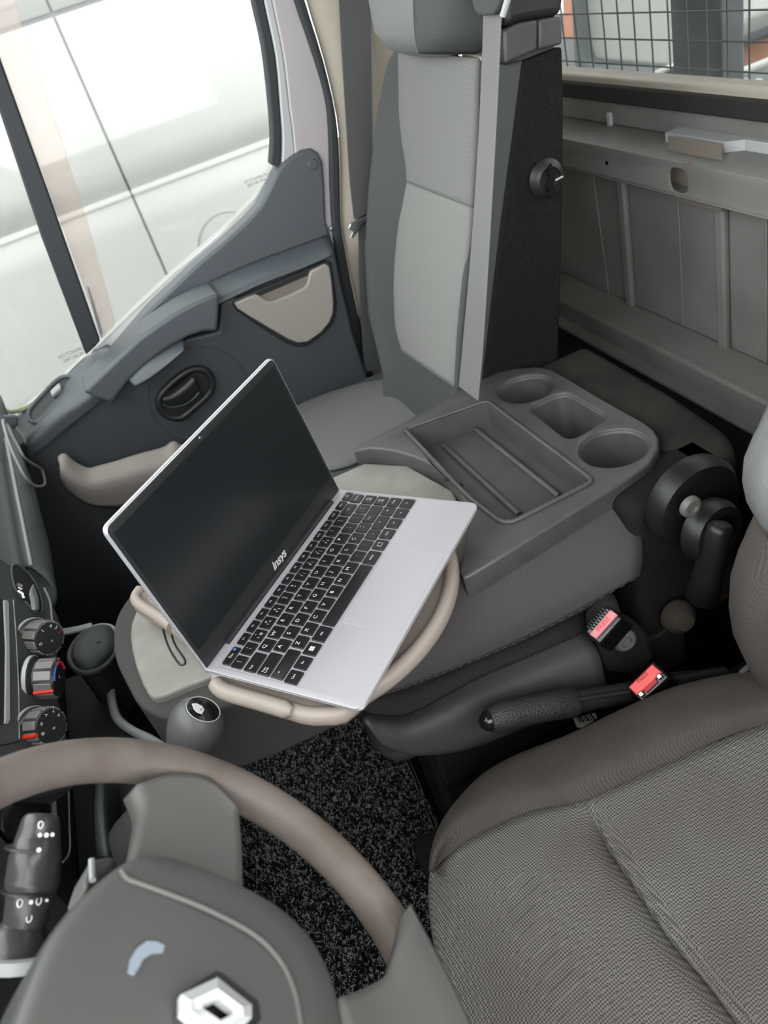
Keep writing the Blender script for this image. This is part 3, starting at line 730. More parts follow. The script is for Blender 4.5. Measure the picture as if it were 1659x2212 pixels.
# ------------------------------------------------------------------ belts on the passenger side
mb = thing('seat_belt', PF(1050, 300), 'grey belt webbing hanging down the inner side of the passenger seat', 'seat belt', 'seat belts')
bpts = [PF(1064, 20, .030), PF(1060, 130, .030), PF(1053, 280, .028), PF(1043, 450, .028), PF(1033, 600, .028), PF(1022, 740, .026), PF(1012, 850, .03)]
strap('webbing', bpts, (0, -1, 0), [.046, .046, .047, .05, .056, .064, .066], .0022, 'belt', mb)
gd = [(1028, -60), (1034, -5), (1041, 22), (1050, 34), (1080, 32), (1090, 16), (1098, -8), (1104, -60)]
prism('belt_guide', [PF(x, y, .034) for x, y in gd], PN * .012, 'seat_dark', mb, (.004, 3))
for a in ([(1030, -20), (1036, 6), (1048, 28)], [(1102, -20), (1094, 8), (1086, 34)]):
    tube('guide_edge', cr1([PF(x, y, .040) for x, y in a], 5), .004, 'frame_silver', mb, 8)
ob2 = thing('seat_belt', Yp(780, 480, 1.64), 'dark belt hanging against the beige door pillar with steel latch tongue', 'seat belt', 'seat belts')
strap('webbing', [Yp(764, -70, 1.655), Yp(768, 60, 1.65), Yp(774, 220, 1.645), Yp(780, 380, 1.64), Yp(786, 470, 1.64)], (1, 0, 0), [.062, .060, .056, .05, .044], .0022, 'belt_dark', ob2)
strap('webbing', [Yp(790, 478, 1.642), Yp(795, 600, 1.645), Yp(802, 720, 1.65), Yp(806, 800, 1.655)], (1, 0, 0), [.034, .042, .044, .044], .0022, 'belt_dark', ob2)
tg = Pl
prism('latch_tongue', Ylist([(752, 494), (758, 482), (790, 468), (806, 448), (808, 456), (796, 476), (778, 488), (774, 500), (764, 514), (756, 516), (762, 500)], 1.628), (0, .004, 0), 'chrome', ob2, (.001, 2))
prism('tongue_grip', Ylist([(756, 484), (800, 458), (806, 466), (790, 482), (758, 496)], 1.633), (0, .008, 0), 'gloss_black', ob2, (.003, 2))

# ================================================================== MIDDLE SEAT, BACK FOLDED DOWN
ms = thing('middle_seat', (.2, .9, 0), 'middle seat with its back folded flat into a tray with cup holders', 'seat')
ZC = .625
body = rp([(-.236, .93), (-.212, .80), (-.165, .745), (-.06, .730), (.275, .742), (.275, 1.10), (-.13, 1.095), (-.222, 1.02)], [.06, .05, .06, .1, .01, .01, .06, .05], 6)
prism('folded_back', [V((p.x, p.y, .475)) for p in body], (0, 0, .114), 'mid_fabric', ms, (.035, 6))
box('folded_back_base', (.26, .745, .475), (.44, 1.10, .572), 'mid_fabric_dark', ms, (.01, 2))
# moulded grey panel with the stowing disc
pad = [(292, 1322), (283, 1345), (280, 1370), (284, 1405), (293, 1440), (306, 1475), (320, 1500), (332, 1507), (352, 1503), (395, 1484), (455, 1462)]
pp_ = [Zp(x, y, .600) for x, y in pad]
pp_ += [V((0, .745, .6)), V((.12, .73, .6)), V((.20, .73, .6)), V((.262, .80, .6)), V((.288, .92, .6)), V((.262, 1.03, .6)), V((.21, 1.088, .6)), V((.0, 1.09, .6)), V((-.12, 1.08, .6)), V((-.168, 1.035, .6))]
prism('moulded_panel', [p - V((0, 0, .016)) for p in pp_], (0, 0, .016), 'panel_grey', ms, (.004, 3))
slot2 = crc([Zp(x, y, .6005) for x, y in ((352, 1350), (356, 1375), (366, 1402), (382, 1428), (392, 1437), (400, 1432), (396, 1420), (382, 1400), (372, 1378), (368, 1352))], 3)
ringtube('panel_slot', slot2, .0013, 'black_plastic', ms, 6)
# console tray
co = []
edge = [(764, 974), (772, 960), (820, 938), (873, 909), (930, 877), (983, 846), (1030, 822), (1070, 804), (1110, 794), (1162, 791), (1190, 796), (1230, 818), (1278, 847), (1340, 882), (1394, 912), (1412, 926), (1423, 944), (1423, 968), (1402, 1002), (1336, 1048), (1220, 1118), (1105, 1188), (1012, 1244), (1000, 1246), (992, 1232)]
for x, y in edge:
    p = Zp(x, y, ZC); co.append((p.x, p.y))
cc = (.031, .918); rr = .254
a0 = math.atan2(co[-1][1] - cc[1], co[-1][0] - cc[0]); a1 = math.atan2(co[0][1] - cc[1], co[0][0] - cc[0])
for k in range(1, 18):
    a = a0 + (a1 - a0) * k / 18; co.append((cc[0] + rr * math.cos(a), cc[1] + rr * math.sin(a)))
def zl2(pts, z=ZC): return [(Zp(x, y, z).x, Zp(x, y, z).y) for x, y in pts]
def cring(cx, cy, rx, ry, n=40):
    c = Zp(cx, cy, ZC); return [(c.x + rx * a, c.y + ry * b) for a, b in ell(n, 1, 1)]
cup1 = cring(1136, 838, .0425, .0425); cup2 = cring(1325, 965, .0455, .0455)
sqw = rp(zl2([(1138, 878), (1218, 842), (1318, 900), (1230, 952)]), .022, 6)
tray = rp(zl2([(874, 928), (1052, 866), (1283, 1040), (1092, 1136), (1010, 1072)]), [.006, .012, .012, .02, .02], 4)
cplate('tray_top', [co, cup1, cup2, sqw, tray], (0, 0, ZC), (1, 0, 0), (0, 1, 0), .05, .005, 'console_plastic', ms, 3)
def well(name, lp, depth, taper, parent=ms, m='console_plastic'):
    cxy = (sum(p[0] for p in lp) / len(lp), sum(p[1] for p in lp) / len(lp))
    def rg(f, z): return [V((cxy[0] + (p[0] - cxy[0]) * f, cxy[1] + (p[1] - cxy[1]) * f, z)) for p in lp]
    rings = [rg(1.02, ZC - .004), rg(1.0, ZC - .010), rg(taper, ZC - depth + .006), rg(taper * .94, ZC - depth), rg(.02, ZC - depth)]
    n = len(lp); vs = [v for r in rings for v in r]
    fs = [(i * n + j, i * n + (j + 1) % n, (i + 1) * n + (j + 1) % n, (i + 1) * n + j) for i in range(4) for j in range(n)]
    return mk(name, vs, fs, m, parent, smooth=40, solid=.002, soff=0)
well('cup_holder', cup1, .105, .84); well('cup_holder', cup2, .105, .84); well('square_well', sqw, .085, .84)
# shallow tray: floor with ribs and sloping front
TD = .046
tf = zl2([(906, 962), (1050, 898), (1254, 1047), (1090, 1134), (1012, 1078)], ZC - TD)
n_ = 5
tlow = [V((p[0], p[1], ZC - TD)) for p in rp(tf, [.012, .02, .012, .01, .01], 4)]
thigh = [V((p[0], p[1], ZC - .003)) for p in tray]
k_ = len(tlow)
well_t = mk('tray_well', thigh + tlow, [(i, (i + 1) % k_, (i + 1) % k_ + k_, i + k_) for i in range(k_)] + [tuple(range(2 * k_ - 1, k_ - 1, -1))], 'console_plastic', ms, smooth=40, solid=.002, soff=0)
for a, b in (((958, 962), (1122, 1112)), ((1028, 928), (1208, 1072))):
    A, B = Zp(*a, ZC - TD + .003), Zp(*b, ZC - TD + .003)
    tube('tray_rib', [A, B], .005, 'console_plastic', ms, 10, 1.0)
ringtube('tray_edge', [V((p[0], p[1], ZC + .0005)) for p in tray], .0035, 'console_plastic', ms, 8)
# chipped corner of the tray
prism('chip', [Zp(x, y, ZC + .0005) for x, y in ((958, 1034), (972, 1029), (968, 1036), (962, 1042))], (0, 0, .0006), 'gloss_black', ms, None)
prism('chip', [Zp(x, y, ZC - .040) for x, y in ((988, 1046), (998, 1044), (1001, 1050), (992, 1054))], (0, 0, .0006), 'gloss_black', ms, None)
# worn felt behind the console
fe = rp([(.545, .712), (.600, .708), (.632, .755), (.644, .90), (.645, 1.125), (.545, 1.125)], [.0, .02, .03, .02, .02, .0], 5)
prism('hinge_felt', [V((p.x, p.y, .36)) for p in fe], (0, 0, .252), 'fleece_worn', ms, (.018, 4))
box('side_felt', (.435, .702, .38), (.600, .79, .612), 'fleece_black', ms, (.016, 4))
# cloth side of the folded back
xs = [-.03, .04, .12, .22, .32, .42]
seam1 = [V((-.03, .690, .553))] + Ylist([(812, 1502), (905, 1470), (1045, 1415), (1204, 1340), (1380, 1242)], .682)
topr = [V((-.03, .765, .604)), V((.06, .755, .606)), V((.13, .75, .607))] + [Zp(x, y, .606) + V((0, .012, 0)) for x, y in ((1080, 1212), (1215, 1132), (1368, 1040))]
mid1 = [a.lerp(b, .38) + V((0, -.012, .004)) for a, b in zip(topr, seam1)]
mid2 = [a.lerp(b, .75) + V((0, -.012, .006)) for a, b in zip(topr, seam1)]
patch('back_side_cover', [topr, mid1, mid2, seam1], 'mid_fabric', ms, 5, 6, .006)
seam2 = [V((-.0, .705, .515))] + Ylist([(800, 1545), (890, 1541), (1030, 1465), (1150, 1414), (1266, 1364)], .700)
s1b = [V((-.0, .690, .553))] + Ylist([(812, 1502), (905, 1470), (1045, 1415), (1140, 1374), (1285, 1300)], .682)
rec = [a.lerp(b, .5) + V((0, .012, 0)) for a, b in zip(s1b, seam2)]
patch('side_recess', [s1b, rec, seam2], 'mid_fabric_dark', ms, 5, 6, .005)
# bulging lower cushion side in smooth vinyl
b0 = Ylist([(784, 1540), (815, 1546), (886, 1542), (1030, 1466), (1150, 1415), (1262, 1366)], .700)
b1 = Ylist([(788, 1556), (826, 1566), (892, 1570), (1035, 1510), (1160, 1460), (1290, 1408)], .672)
b2 = Ylist([(806, 1584), (838, 1596), (900, 1606), (1030, 1560), (1160, 1510), (1302, 1455)], .664)
b3 = Ylist([(830, 1606), (856, 1618), (916, 1627), (1020, 1612), (1150, 1560), (1306, 1480)], .672)
b4 = [p + V((.01, .06, -.035)) for p in b3]
patch('cushion_side', [b0, b1, b2, b3, b4], 'vinyl_dark', ms, 5, 6, .006)
cush = rp([(.03, .70), (.42, .70), (.42, 1.12), (.03, 1.12)], .05, 5)
prism('cushion', [V((p.x, p.y, .37)) for p in cush], (0, 0, .105), 'vinyl_dark', ms, (.03, 4))
for nm, pts_ in (('stitching', seam1[1:]), ('stitching', b0[1:])):
    P = cr1(pts_, 16); vs, fs = [], []
    for i in range(0, len(P) - 1, 2):
        a, b = P[i], P[i].lerp(P[i + 1], .85); k = len(vs); nrm = V((0, -.0045, .002)); w = V((0, 0, .0004))
        vs += [a + nrm - w, b + nrm - w, b + nrm + w, a + nrm + w, a + nrm * 1.2 - w * .2, b + nrm * 1.2 - w * .2]
        fs += [(k, k + 1, k + 2, k + 3)]
    mk(nm, vs, fs, 'stitch_grey', ms, smooth=None)
# pedestal leg
box('leg', (.10, .72, 0), (.16, .80, .40), 'black_plastic', ms, (.004, 2))
box('leg', (.36, .75, 0), (.42, 1.08, .40), 'black_plastic', ms, (.004, 2))
box('frame_rail', (.10, .70, .30), (.50, .73, .38), 'black_plastic', ms, (.004, 2))
# hinge cover, bolt and recline lever
hcn = Yp(1518, 1098, .66)
lathe('hinge_cover', hcn + V((0, .03, 0)), (0, -1, 0), [(0, 0), (.060, 0), (.062, .016), (.056, .028), (.045, .031), (0, .031)], 'deep_black', ms, 36)
hb = Yp(1491, 1094, .628)
lathe('hinge_bolt', hb + V((0, .002, 0)), (0, -1, 0), [(0, 0), (.0135, 0), (.0135, .004), (.010, .007), (.007, .007), (.006, .004), (0, .004)], 'bolt_zinc', ms, 20)
kc = Yp(1535, 1150, .63)
lathe('lever_hub', kc + V((0, .01, 0)), (.15, -1, .1), [(0, 0), (.040, 0), (.041, .014), (.036, .024), (.026, .026), (.024, .020), (0, .020)], 'deep_black', ms, 32)
tube('recline_lever', [Yp(1559, 1130, .60), Yp(1558, 1133, .60), Yp(1555, 1140, .60), Yp(1545, 1190, .605), Yp(1530, 1240, .61), Yp(1518, 1290, .615), Yp(1517, 1296, .615)], [.006, .011, .014, .016, .018, .020, .016], 'deep_black', ms, 16)
lathe('floor_cap', Yp(1462, 1330, .68), (-.1, -1, .3), [(0, 0), (.024, 0), (.022, .012), (.012, .024), (0, .026)], 'dirt_brown', ms, 24)
# ------------------------------------------------------------------ swivel table
ZT = .634
T = [Zp(x, y, ZT) for x, y in ((287, 1292), (303, 1268))]
arc = []
tc_, tr_ = (.018, .822), .212
tab = [Zp(283, 1296, ZT), Zp(292, 1312, ZT), Zp(330, 1336, ZT), Zp(375, 1364, ZT), Zp(445, 1440, ZT), Zp(452, 1468, ZT), Zp(478, 1494, ZT), Zp(560, 1520, ZT), Zp(640, 1546, ZT), Zp(690, 1549, ZT), Zp(740, 1541, ZT)]
tab2 = [(p.x, p.y) for p in tab]
aA = math.atan2(tab2[-1][1] - tc_[1], tab2[-1][0] - tc_[0]); aB = math.radians(128)
for k in range(1, 30):
    a = aA + (aB - aA) * k / 29; tab2.append((tc_[0] + tr_ * math.cos(a), tc_[1] + tr_ * math.sin(a)))
tab2 += [(-.15, 1.0)]
e_ = Zp(300, 1266, ZT); tab2.append((e_.x, e_.y))
tab2 = [tuple(p.to_2d()) for p in crc([V((p[0], p[1], 0)) for p in tab2], 2)]
def trg(d, z): return [V((p[0], p[1], z)) for p in inset(tab2, d)]
tcen = V((sum(p[0] for p in tab2) / len(tab2), sum(p[1] for p in tab2) / len(tab2), ZT - .0075))
fl_ = trg(.021, ZT - .0075)
tp = loft('swivel_table', [trg(.012, ZT - .022), trg(.003, ZT - .020), trg(.0, ZT - .013), trg(.0008, ZT - .004), trg(.0045, ZT - .0003), trg(.010, ZT), trg(.0145, ZT - .001), trg(.018, ZT - .006), fl_, [tcen + (p - tcen) * .3 for p in fl_]], 'table_beige', ms, smooth=60)
lipA = cr1([Zp(x, y, ZT - .001) for x, y in ((464, 1474), (486, 1494), (560, 1516), (632, 1537))], 5)
tube('table_lip', lipA, [.006] + [.010] * (len(lipA) - 2) + [.005], 'table_beige', tp, 14)
lipB = cr1([Zp(x, y, ZT - .001) for x, y in ((304, 1274), (294, 1290), (302, 1306), (345, 1334), (372, 1354))], 5)
tube('table_lip', lipB, .008, 'table_beige', tp, 12)
lathe('table_pivot', (.02, .90, .605), (0, 0, 1), [(0, 0), (.05, 0), (.05, .012), (0, .012)], 'panel_grey', ms, 28)

# ================================================================== DRIVER SEAT
ds = thing('driver_seat', (.3, .33, 0), 'driver seat with woven grey centre panels and brown grey side bolster', 'seat')
S = [(1820, 1418), (1720, 1436), (1607, 1454), (1469, 1483), (1363, 1526), (1230, 1589), (1119, 1632), (1045, 1674), (992, 1727), (955, 1780), (936, 1832), (930, 1880)]
Tm = [(1850, 1500), (1760, 1530), (1659, 1563), (1575, 1589), (1469, 1637), (1363, 1685), (1262, 1731), (1151, 1751), (1045, 1796), (988, 1832), (952, 1862), (934, 1886)]
zT = [.470] * 6 + [.470, .468, .463, .458, .452, .447]
rS = [Zp(x, y, .445) for x, y in S]
rS0 = [p + V((-.004 if i > 8 else .0, .010, -.075)) for i, p in enumerate(rS)]
rS1 = [p + V((0, .004, -.03)) for p in rS]
rT = [Zp(x, y, z) for (x, y), z in zip(Tm, zT)]
rM1 = [Zp(s[0] + (t[0] - s[0]) * .3, s[1] + (t[1] - s[1]) * .3, .470 + .0 * i) for i, (s, t) in enumerate(zip(S, Tm))]
rM2 = [Zp(s[0] + (t[0] - s[0]) * .68, s[1] + (t[1] - s[1]) * .68, .482 - max(0, i - 6) * .006) for i, (s, t) in enumerate(zip(S, Tm))]
patch('side_bolster', [rS0, rS1, rS, rM1, rM2, rT], 'driver_bolster', ds, 5, 5, .004)
Fr = [(934, 1886), (929, 1915), (931, 1974), (944, 2053), (971, 2133), (1003, 2212), (1050, 2310), (1110, 2420)]
Gs = [(1262, 1731), (1310, 1831), (1363, 1910), (1442, 2027), (1522, 2122), (1591, 2212), (1668, 2310), (1760, 2420)]
net = []
for i, (f, q_) in enumerate(zip(Fr, Gs)):
    zf = .440
    row = [Zp(*f, zf) + V((.006, 0, -.06)), Zp(*f, zf)]
    for t, z in ((.08, .455), (.25, .466), (.5, .472), (.75, .474), (.88, .473), (.955, .466)):
        row.append(Zp(f[0] + (q_[0] - f[0]) * t, f[1] + (q_[1] - f[1]) * t, z))
    row.append(Zp(*q_, .455)); net.append(row)
for j in range(2, 8):                                  # top row follows the bolster seam
    t = (.08, .25, .5, .75, .88, .955)[j - 2]; P = list(reversed(rT[6:])); f = t * (len(P) - 1); k = min(int(f), len(P) - 2)
    net[0][j] = P[k].lerp(P[k + 1], f - k)
net[0][8] = rT[6].copy()
net[0][0] = rT[11] + V((.006, 0, -.06)); net[0][1] = rT[11].copy()
patch('front_panel', net, 'driver_insert', ds, 5, 5, .004)
net = []
far = [(1850, 1500), (1900, 1640), (1960, 1760), (2040, 1900), (2100, 2010), (2180, 2120), (2260, 2230), (2350, 2350)]
for i, (q_, e) in enumerate(zip(Gs, far)):
    row = [Zp(*q_, .455)]
    for t, z in ((.05, .468), (.1, .471), (.3, .468), (.6, .466), (.85, .468), (1, .47)):
        row.append(Zp(q_[0] + (e[0] - q_[0]) * t, q_[1] + (e[1] - q_[1]) * t, z))
    net.append(row)
P = list(reversed(rT[:7])); net[0] = [rT[6].copy()]
for t in (.05, .1, .3, .6, .85, 1):
    f = t * (len(P) - 1); k = min(int(f), len(P) - 2); net[0].append(P[k].lerp(P[k + 1], f - k))
patch('rear_panel', net, 'driver_insert', ds, 5, 5, .004)
tube('seam_piping', cr1([Zp(x + 16, y - 6, .463) for x, y in Gs], 5), .006, 'driver_insert', ds, 10)
patch('side_bolster', [[V((p.x, .662 - p.y, p.z)) for p in r] for r in (rS0, rS1, rS, rM1, rM2, rT)], 'driver_bolster', ds, 5, 5, .004)
dc2 = rp([(.05, .12), (.60, .12), (.60, .50), (.10, .52), (.05, .44)], .06, 5)
prism('cushion_core', [V((p.x, p.y, .30)) for p in dc2], (0, 0, .14), 'driver_insert', ds, (.02, 3))
box('seat_box', (.10, .10, 0), (.56, .54, .31), 'black_plastic', ds, (.01, 2))
tube('trim_cord', cr1([Zp(1600, 1455, .45), Zp(1622, 1440, .455), Zp(1645, 1455, .455), Zp(1675, 1462, .455)], 5), .004, 'vinyl_dark', ds, 8)
prism('backrest', [V((x, .13, z)) for x, z in ((.58, .44), (.72, .42), (.86, 1.06), (.82, 1.12), (.76, 1.10), (.66, .80), (.58, .58))], (0, .37, 0), 'driver_insert', ds, (.04, 4))
# edge of the driver backrest
bb = []
sb_ = [(1652, 1478), (1612, 1432), (1588, 1380), (1579, 1320), (1583, 1260), (1600, 1205), (1622, 1160), (1636, 1128)]
for x, y in sb_:
    p = Yp(x, y, .53); e = p + V((.17, -.03, .02))
    bb.append([p + V((.004, -.05, 0)), p, p + V((.02, .02, .0)), p + V((.06, .035, .01)), e + V((0, .06, 0)), e + V((0, -.05, 0))])
loft('backrest_bolster', [crc(r, 4) for r in bb], 'driver_bolster', ds, smooth=80)
ub = []
for x, y in ((1638, 1130), (1618, 1092), (1609, 1050), (1613, 1005), (1632, 960), (1656, 915), (1690, 850)):
    p = Yp(x, y, .53); e = p + V((.17, -.03, .02))
    ub.append([p + V((.004, -.05, 0)), p, p + V((.02, .02, .0)), p + V((.06, .035, .01)), e + V((0, .06, 0)), e + V((0, -.05, 0))])
loft('backrest_shoulder', [crc(r, 4) for r in ub], 'leather_grey', ds, smooth=80)

# ================================================================== HAND BRAKE AND BUCKLES
hk = thing('hand_brake', (.35, .615, 0), 'black hand brake lever with grained grip beside the driver seat', 'hand brake')
gp = [Yp(1056, 1556, .615), Yp(1075, 1550, .615), Yp(1110, 1541, .615), Yp(1180, 1527, .615), Yp(1236, 1517, .615), Yp(1243, 1516, .615)]
tube('grip', gp, [.0150, .0185, .0175, .0175, .0185, .015], 'grip_black', hk, 20)
tube('button', [Yp(1038, 1560, .615), Yp(1048, 1558, .615), Yp(1060, 1556, .615)], [.006, .0115, .012], 'gloss_black', hk, 16)
tube('lever_arm', [Yp(1236, 1518, .615), Yp(1340, 1500, .615), Yp(1480, 1475, .615), Yp(1560, 1462, .615)], .012, 'black_plastic', hk, 12, 1.3)
tube('arm_rib', [Yp(1246, 1512, .603), Yp(1360, 1494, .603)], .003, 'black_plastic', hk, 8)
box('bracket', (.40, .600, 0), (.48, .630, .36), 'black_plastic', hk, (.004, 2))
def buckle(corners, cpx, y, n, label, btn, depth, word_flip):
    n = V(n).normalized(); p0 = Yp(*cpx, y)
    B = [Pl(x, yy, p0, n) for x, yy in corners]          # button face, corners in order around
    c = sum(B, V((0, 0, 0))) / 4
    r = thing('belt_buckle', c - n * depth, label, 'belt buckle', 'belt buckles between the seats')
    ux = (B[1] - B[0]).normalized(); uy = n.cross(ux)
    L_ = (B[1] - B[0]).length; H = (B[2] - B[1]).length
    prism('button', B, -n * .012, btn, r, (.0015, 2))
    return r, c, ux, uy, n, L_, H
b1, c, ux, uy, n, L_, H = buckle([(1272, 1370), (1318, 1316), (1334, 1328), (1287, 1380)], (1302, 1348), .645, (-.45, -.35, .82), 'black belt buckle with faded pink button against the middle seat', 'pink_button', .05, 1)
text('press_lettering', 'PRESS', c + n * .0006, ux, uy, H * .75, 'red_button', b1, .0003)
obox('housing', c - n * .034 + uy * .002 - V((0, 0, .002)), ux, uy, n, (L_ * 1.12, H * 2.3, .062), 'gloss_black', b1, (.004, 3))
for k in range(8):
    obox('ridge', c + uy * H * .95 + ux * (k - 3.5) * L_ * .1, ux, uy, n, (.0016, H * .5, .003), 'black_plastic', b1, (.0003, 1))
fr_ = Yp(1376, 1410, .64)
prism('mount_cover', Ylist([(1290, 1392), (1335, 1326), (1365, 1338), (1400, 1368), (1415, 1420), (1380, 1460), (1310, 1455), (1300, 1420)], .672), (0, .012, 0), 'black_plastic', b1, (.006, 3))
lathe('anchor_bolt', fr_ + V((0, .03, 0)), (-.1, -1, .15), [(0, 0), (.016, 0), (.016, .006), (.012, .010), (.008, .010), (.007, .006), (0, .006)], 'bolt_zinc', b1, 20)
b2, c, ux, uy, n, L_, H = buckle([(1357, 1484), (1408, 1434), (1430, 1452), (1376, 1503)], (1394, 1468), .592, (-.45, -.35, .82), 'black belt buckle with bright red button next to the hand brake', 'red_button', .05, 1)
text('press_lettering', 'PRESS', c + uy * H * .22 + n * .0006, ux, uy, H * .42, 'red_dark', b2, .0003)
obox('slot_step', c - uy * H * .62 - n * .006, ux, uy, n, (L_ * .5, H * .35, .010), 'red_dark', b2, (.001, 1))
obox('housing', c - n * .040 - uy * H * .18, ux, uy, n, (L_ * 1.14, H * 1.75, .070), 'gloss_black', b2, (.003, 3))
for s in (-1, 1):
    obox('latch_claw', c - uy * H * .62 + ux * s * L_ * .38 - n * .003, ux, uy, n, (L_ * .16, H * .4, .012), 'steel', b2, (.001, 1))
strap('stalk', [c - n * .07, c - n * .12 + V((.03, 0, 0)), c - n * .2 + V((.06, 0, 0))], (0, 1, 0), .03, .004, 'belt_dark', b2)
lb = prism('barcode_label', [Zp(x, y, .30) for x, y in ((1238, 1552), (1286, 1540), (1290, 1552), (1258, 1572), (1246, 1572))], (0, 0, .0006), 'label_paper', None, None)
tag(lb, 'worn paper barcode label on the floor tunnel below the hand brake', 'label')
for k in range(6):
    p = Zp(1250 + k * 6, 1555 - k * 1.2, .3008)
    obox('barcode_bar', p, (1, .0, 0), (0, 1, 0), (0, 0, 1), (.0012 + .001 * (k % 2), .012, .0006), 'gloss_black', lb, None)
tn = box('floor_tunnel', (.02, .585, 0), (.70, .66, .295), 'floor_black', None, (.01, 2))
tag(tn, 'dark metal tunnel carrying the hand brake between the seats', 'floor tunnel', kind='structure')

# ================================================================== LAPTOP
LW, LD, LH = .324, .218, .2185
LO = V((-.1145, .7410, .6550))
LU = V((.247, .209, .012)).normalized(); LV = V((.141, -.166, -.001)); LV = (LV - LU * LV.dot(LU)).normalized()
LN = LV.cross(LU).normalized()
def LP(u, v, w=0.0): return LO + LU * u + LV * v + LN * w
lt = thing('laptop', LP(LW / 2, LD / 2, -.018), 'open silver laptop with black keys standing on the swivel table', 'laptop')
def vu(pts): return [(p[1], p[0]) for p in pts]
rim_ = rp([(0, 0), (LW, 0), (LW, LD), (0, LD)], [.006, .006, .011, .011], 6)
kw = rp([(.0095, .0195), (.3215, .0195), (.3215, .1328), (.0075, .1328)], .003, 3)
kw = rp([(.0085, .0195), (.3205, .0195), (.3205, .1328), (.0085, .1328)], .003, 3)
base = cplate('base', [vu([tuple(p) for p in rim_])], LP(0, 0, -.0018), LV, LU, .0045, .0018, 'alu_edge', lt, 3)
under = rp([(.004, .004), (LW - .004, .004), (LW - .012, LD - .014), (.012, LD - .014)], .012, 6)
cplate('bottom_cover', [vu([tuple(p) for p in under])], LP(0, 0, -.0055), LV, LU, .0108, .004, 'alu', lt, 3)
deck = cplate('palm_deck', [vu([(p[0], p[1]) for p in rim_]), vu([(p[0], p[1]) for p in kw])], LP(0, 0, 0), LV, LU, .0022, .0006, 'alu', lt, 2)
kwp = [LP(p[0], p[1], -.0014) for p in kw]
mk('keyboard_well', kwp, [tuple(range(len(kwp)))], 'alu', lt, smooth=None, solid=.0006)
tpd = rp([(.1025, .1365), (.2275, .1365), (.2275, .2120), (.1025, .2120)], .003, 4)
ringtube('touchpad_groove', [LP(p[0], p[1], .0001) for p in tpd], .0004, 'panel_gap', lt, 5)
prism('touchpad', [LP(p[0], p[1], -.0006) for p in tpd], LN * .0008, 'alu', lt, None)
KEYS = []
def row(v, h, items):
    for u, w, s, k in items: KEYS.append((u, v, w, h, s, k))
KW = 17.4
f_ = [(25.4, 26, 'Esc', 0)]
fn = ['F1', 'F2', 'F3', 'F4', 'F5', 'F6', 'F7', 'F8', 'F9', 'F10', 'F11', 'F12']
f_ += [(51.6 + 19.95 * i, KW - .3, s, 1) for i, s in enumerate(fn)] + [(291.5, KW - 1, 'Del', 1), (310.5, 15, '\u25a1', 1)]
row(27.9, 10.5, f_)
nums = ['!\n1', '"\n2  @', '#\n3  \u00a3', '$\n4  \u00a7', '%\n5', '&\n6', '/\n7  {', '(\n8  [', ')\n9  ]', '=\n0  }', "?\n'", '\u00bb\n\u00ab']
row(43.6, 15.6, [(20.2, KW, '|\n\\', 2)] + [(40.4 + 20.15 * i, KW, s, 2) for i, s in enumerate(nums)] + [(285.2, 22.5, '<-', 0), (308.8, KW - 2.2, 'Home', 1)])
row(63.3, 16.4, [(24.6, 27.0, 'Tab', 1)] + [(50.2 + 20.15 * i, KW, s, 3) for i, s in enumerate('QWERTYUIOP')] + [(251.7, KW, '*\n+', 2), (271.3, KW - 1, '`\n\u00b4', 2), (290.2, KW - 1.4, '^\n~', 2), (309, KW - 1.6, 'Pg\nUp', 2)])
row(82.6, 16.4, [(26.8, 31.4, 'Caps\nLock', 1)] + [(54.6 + 20.15 * i, KW, s, 3) for i, s in enumerate(['A', 'S', 'D', 'F', 'G', 'H', 'J', 'K', 'L', '\u00c7'])] + [(255.9, KW, '\u00aa\n\u00ba', 2), (282.6, 31.5, '<-|', 0), (309, KW - 1.6, 'Pg\nDn', 2)])
row(101.9, 16.4, [(31.6, 41.0, '^', 0)] + [(64.4 + 20.15 * i, KW, s, 3) for i, s in enumerate('ZXCVBNM')] + [(205.4, KW, ';\n,', 2), (225.5, KW, ':\n.', 2), (245.6, KW, '_\n-', 2), (268.6, 24.2, '^', 0), (291, KW - 1.6, '\u2191', 0), (309, KW - 1.6, 'End', 1)])
row(121.6, 17.0, [(18.3, KW, 'Ctrl', 1), (38.4, KW, 'Fn', 1), (58.6, KW, 'win', 9), (81.0, 21.8, 'Alt', 1), (143.7, 98.6, '', 0), (206.6, 22.2, 'AltGr', 1), (229.8, KW - .4, 'menu', 8), (250.0, KW - .6, 'Ctrl', 1), (270.2, KW - .8, '<', 0), (289.9, KW - .8, 'v', 0), (309.2, KW - .8, '>', 0)])
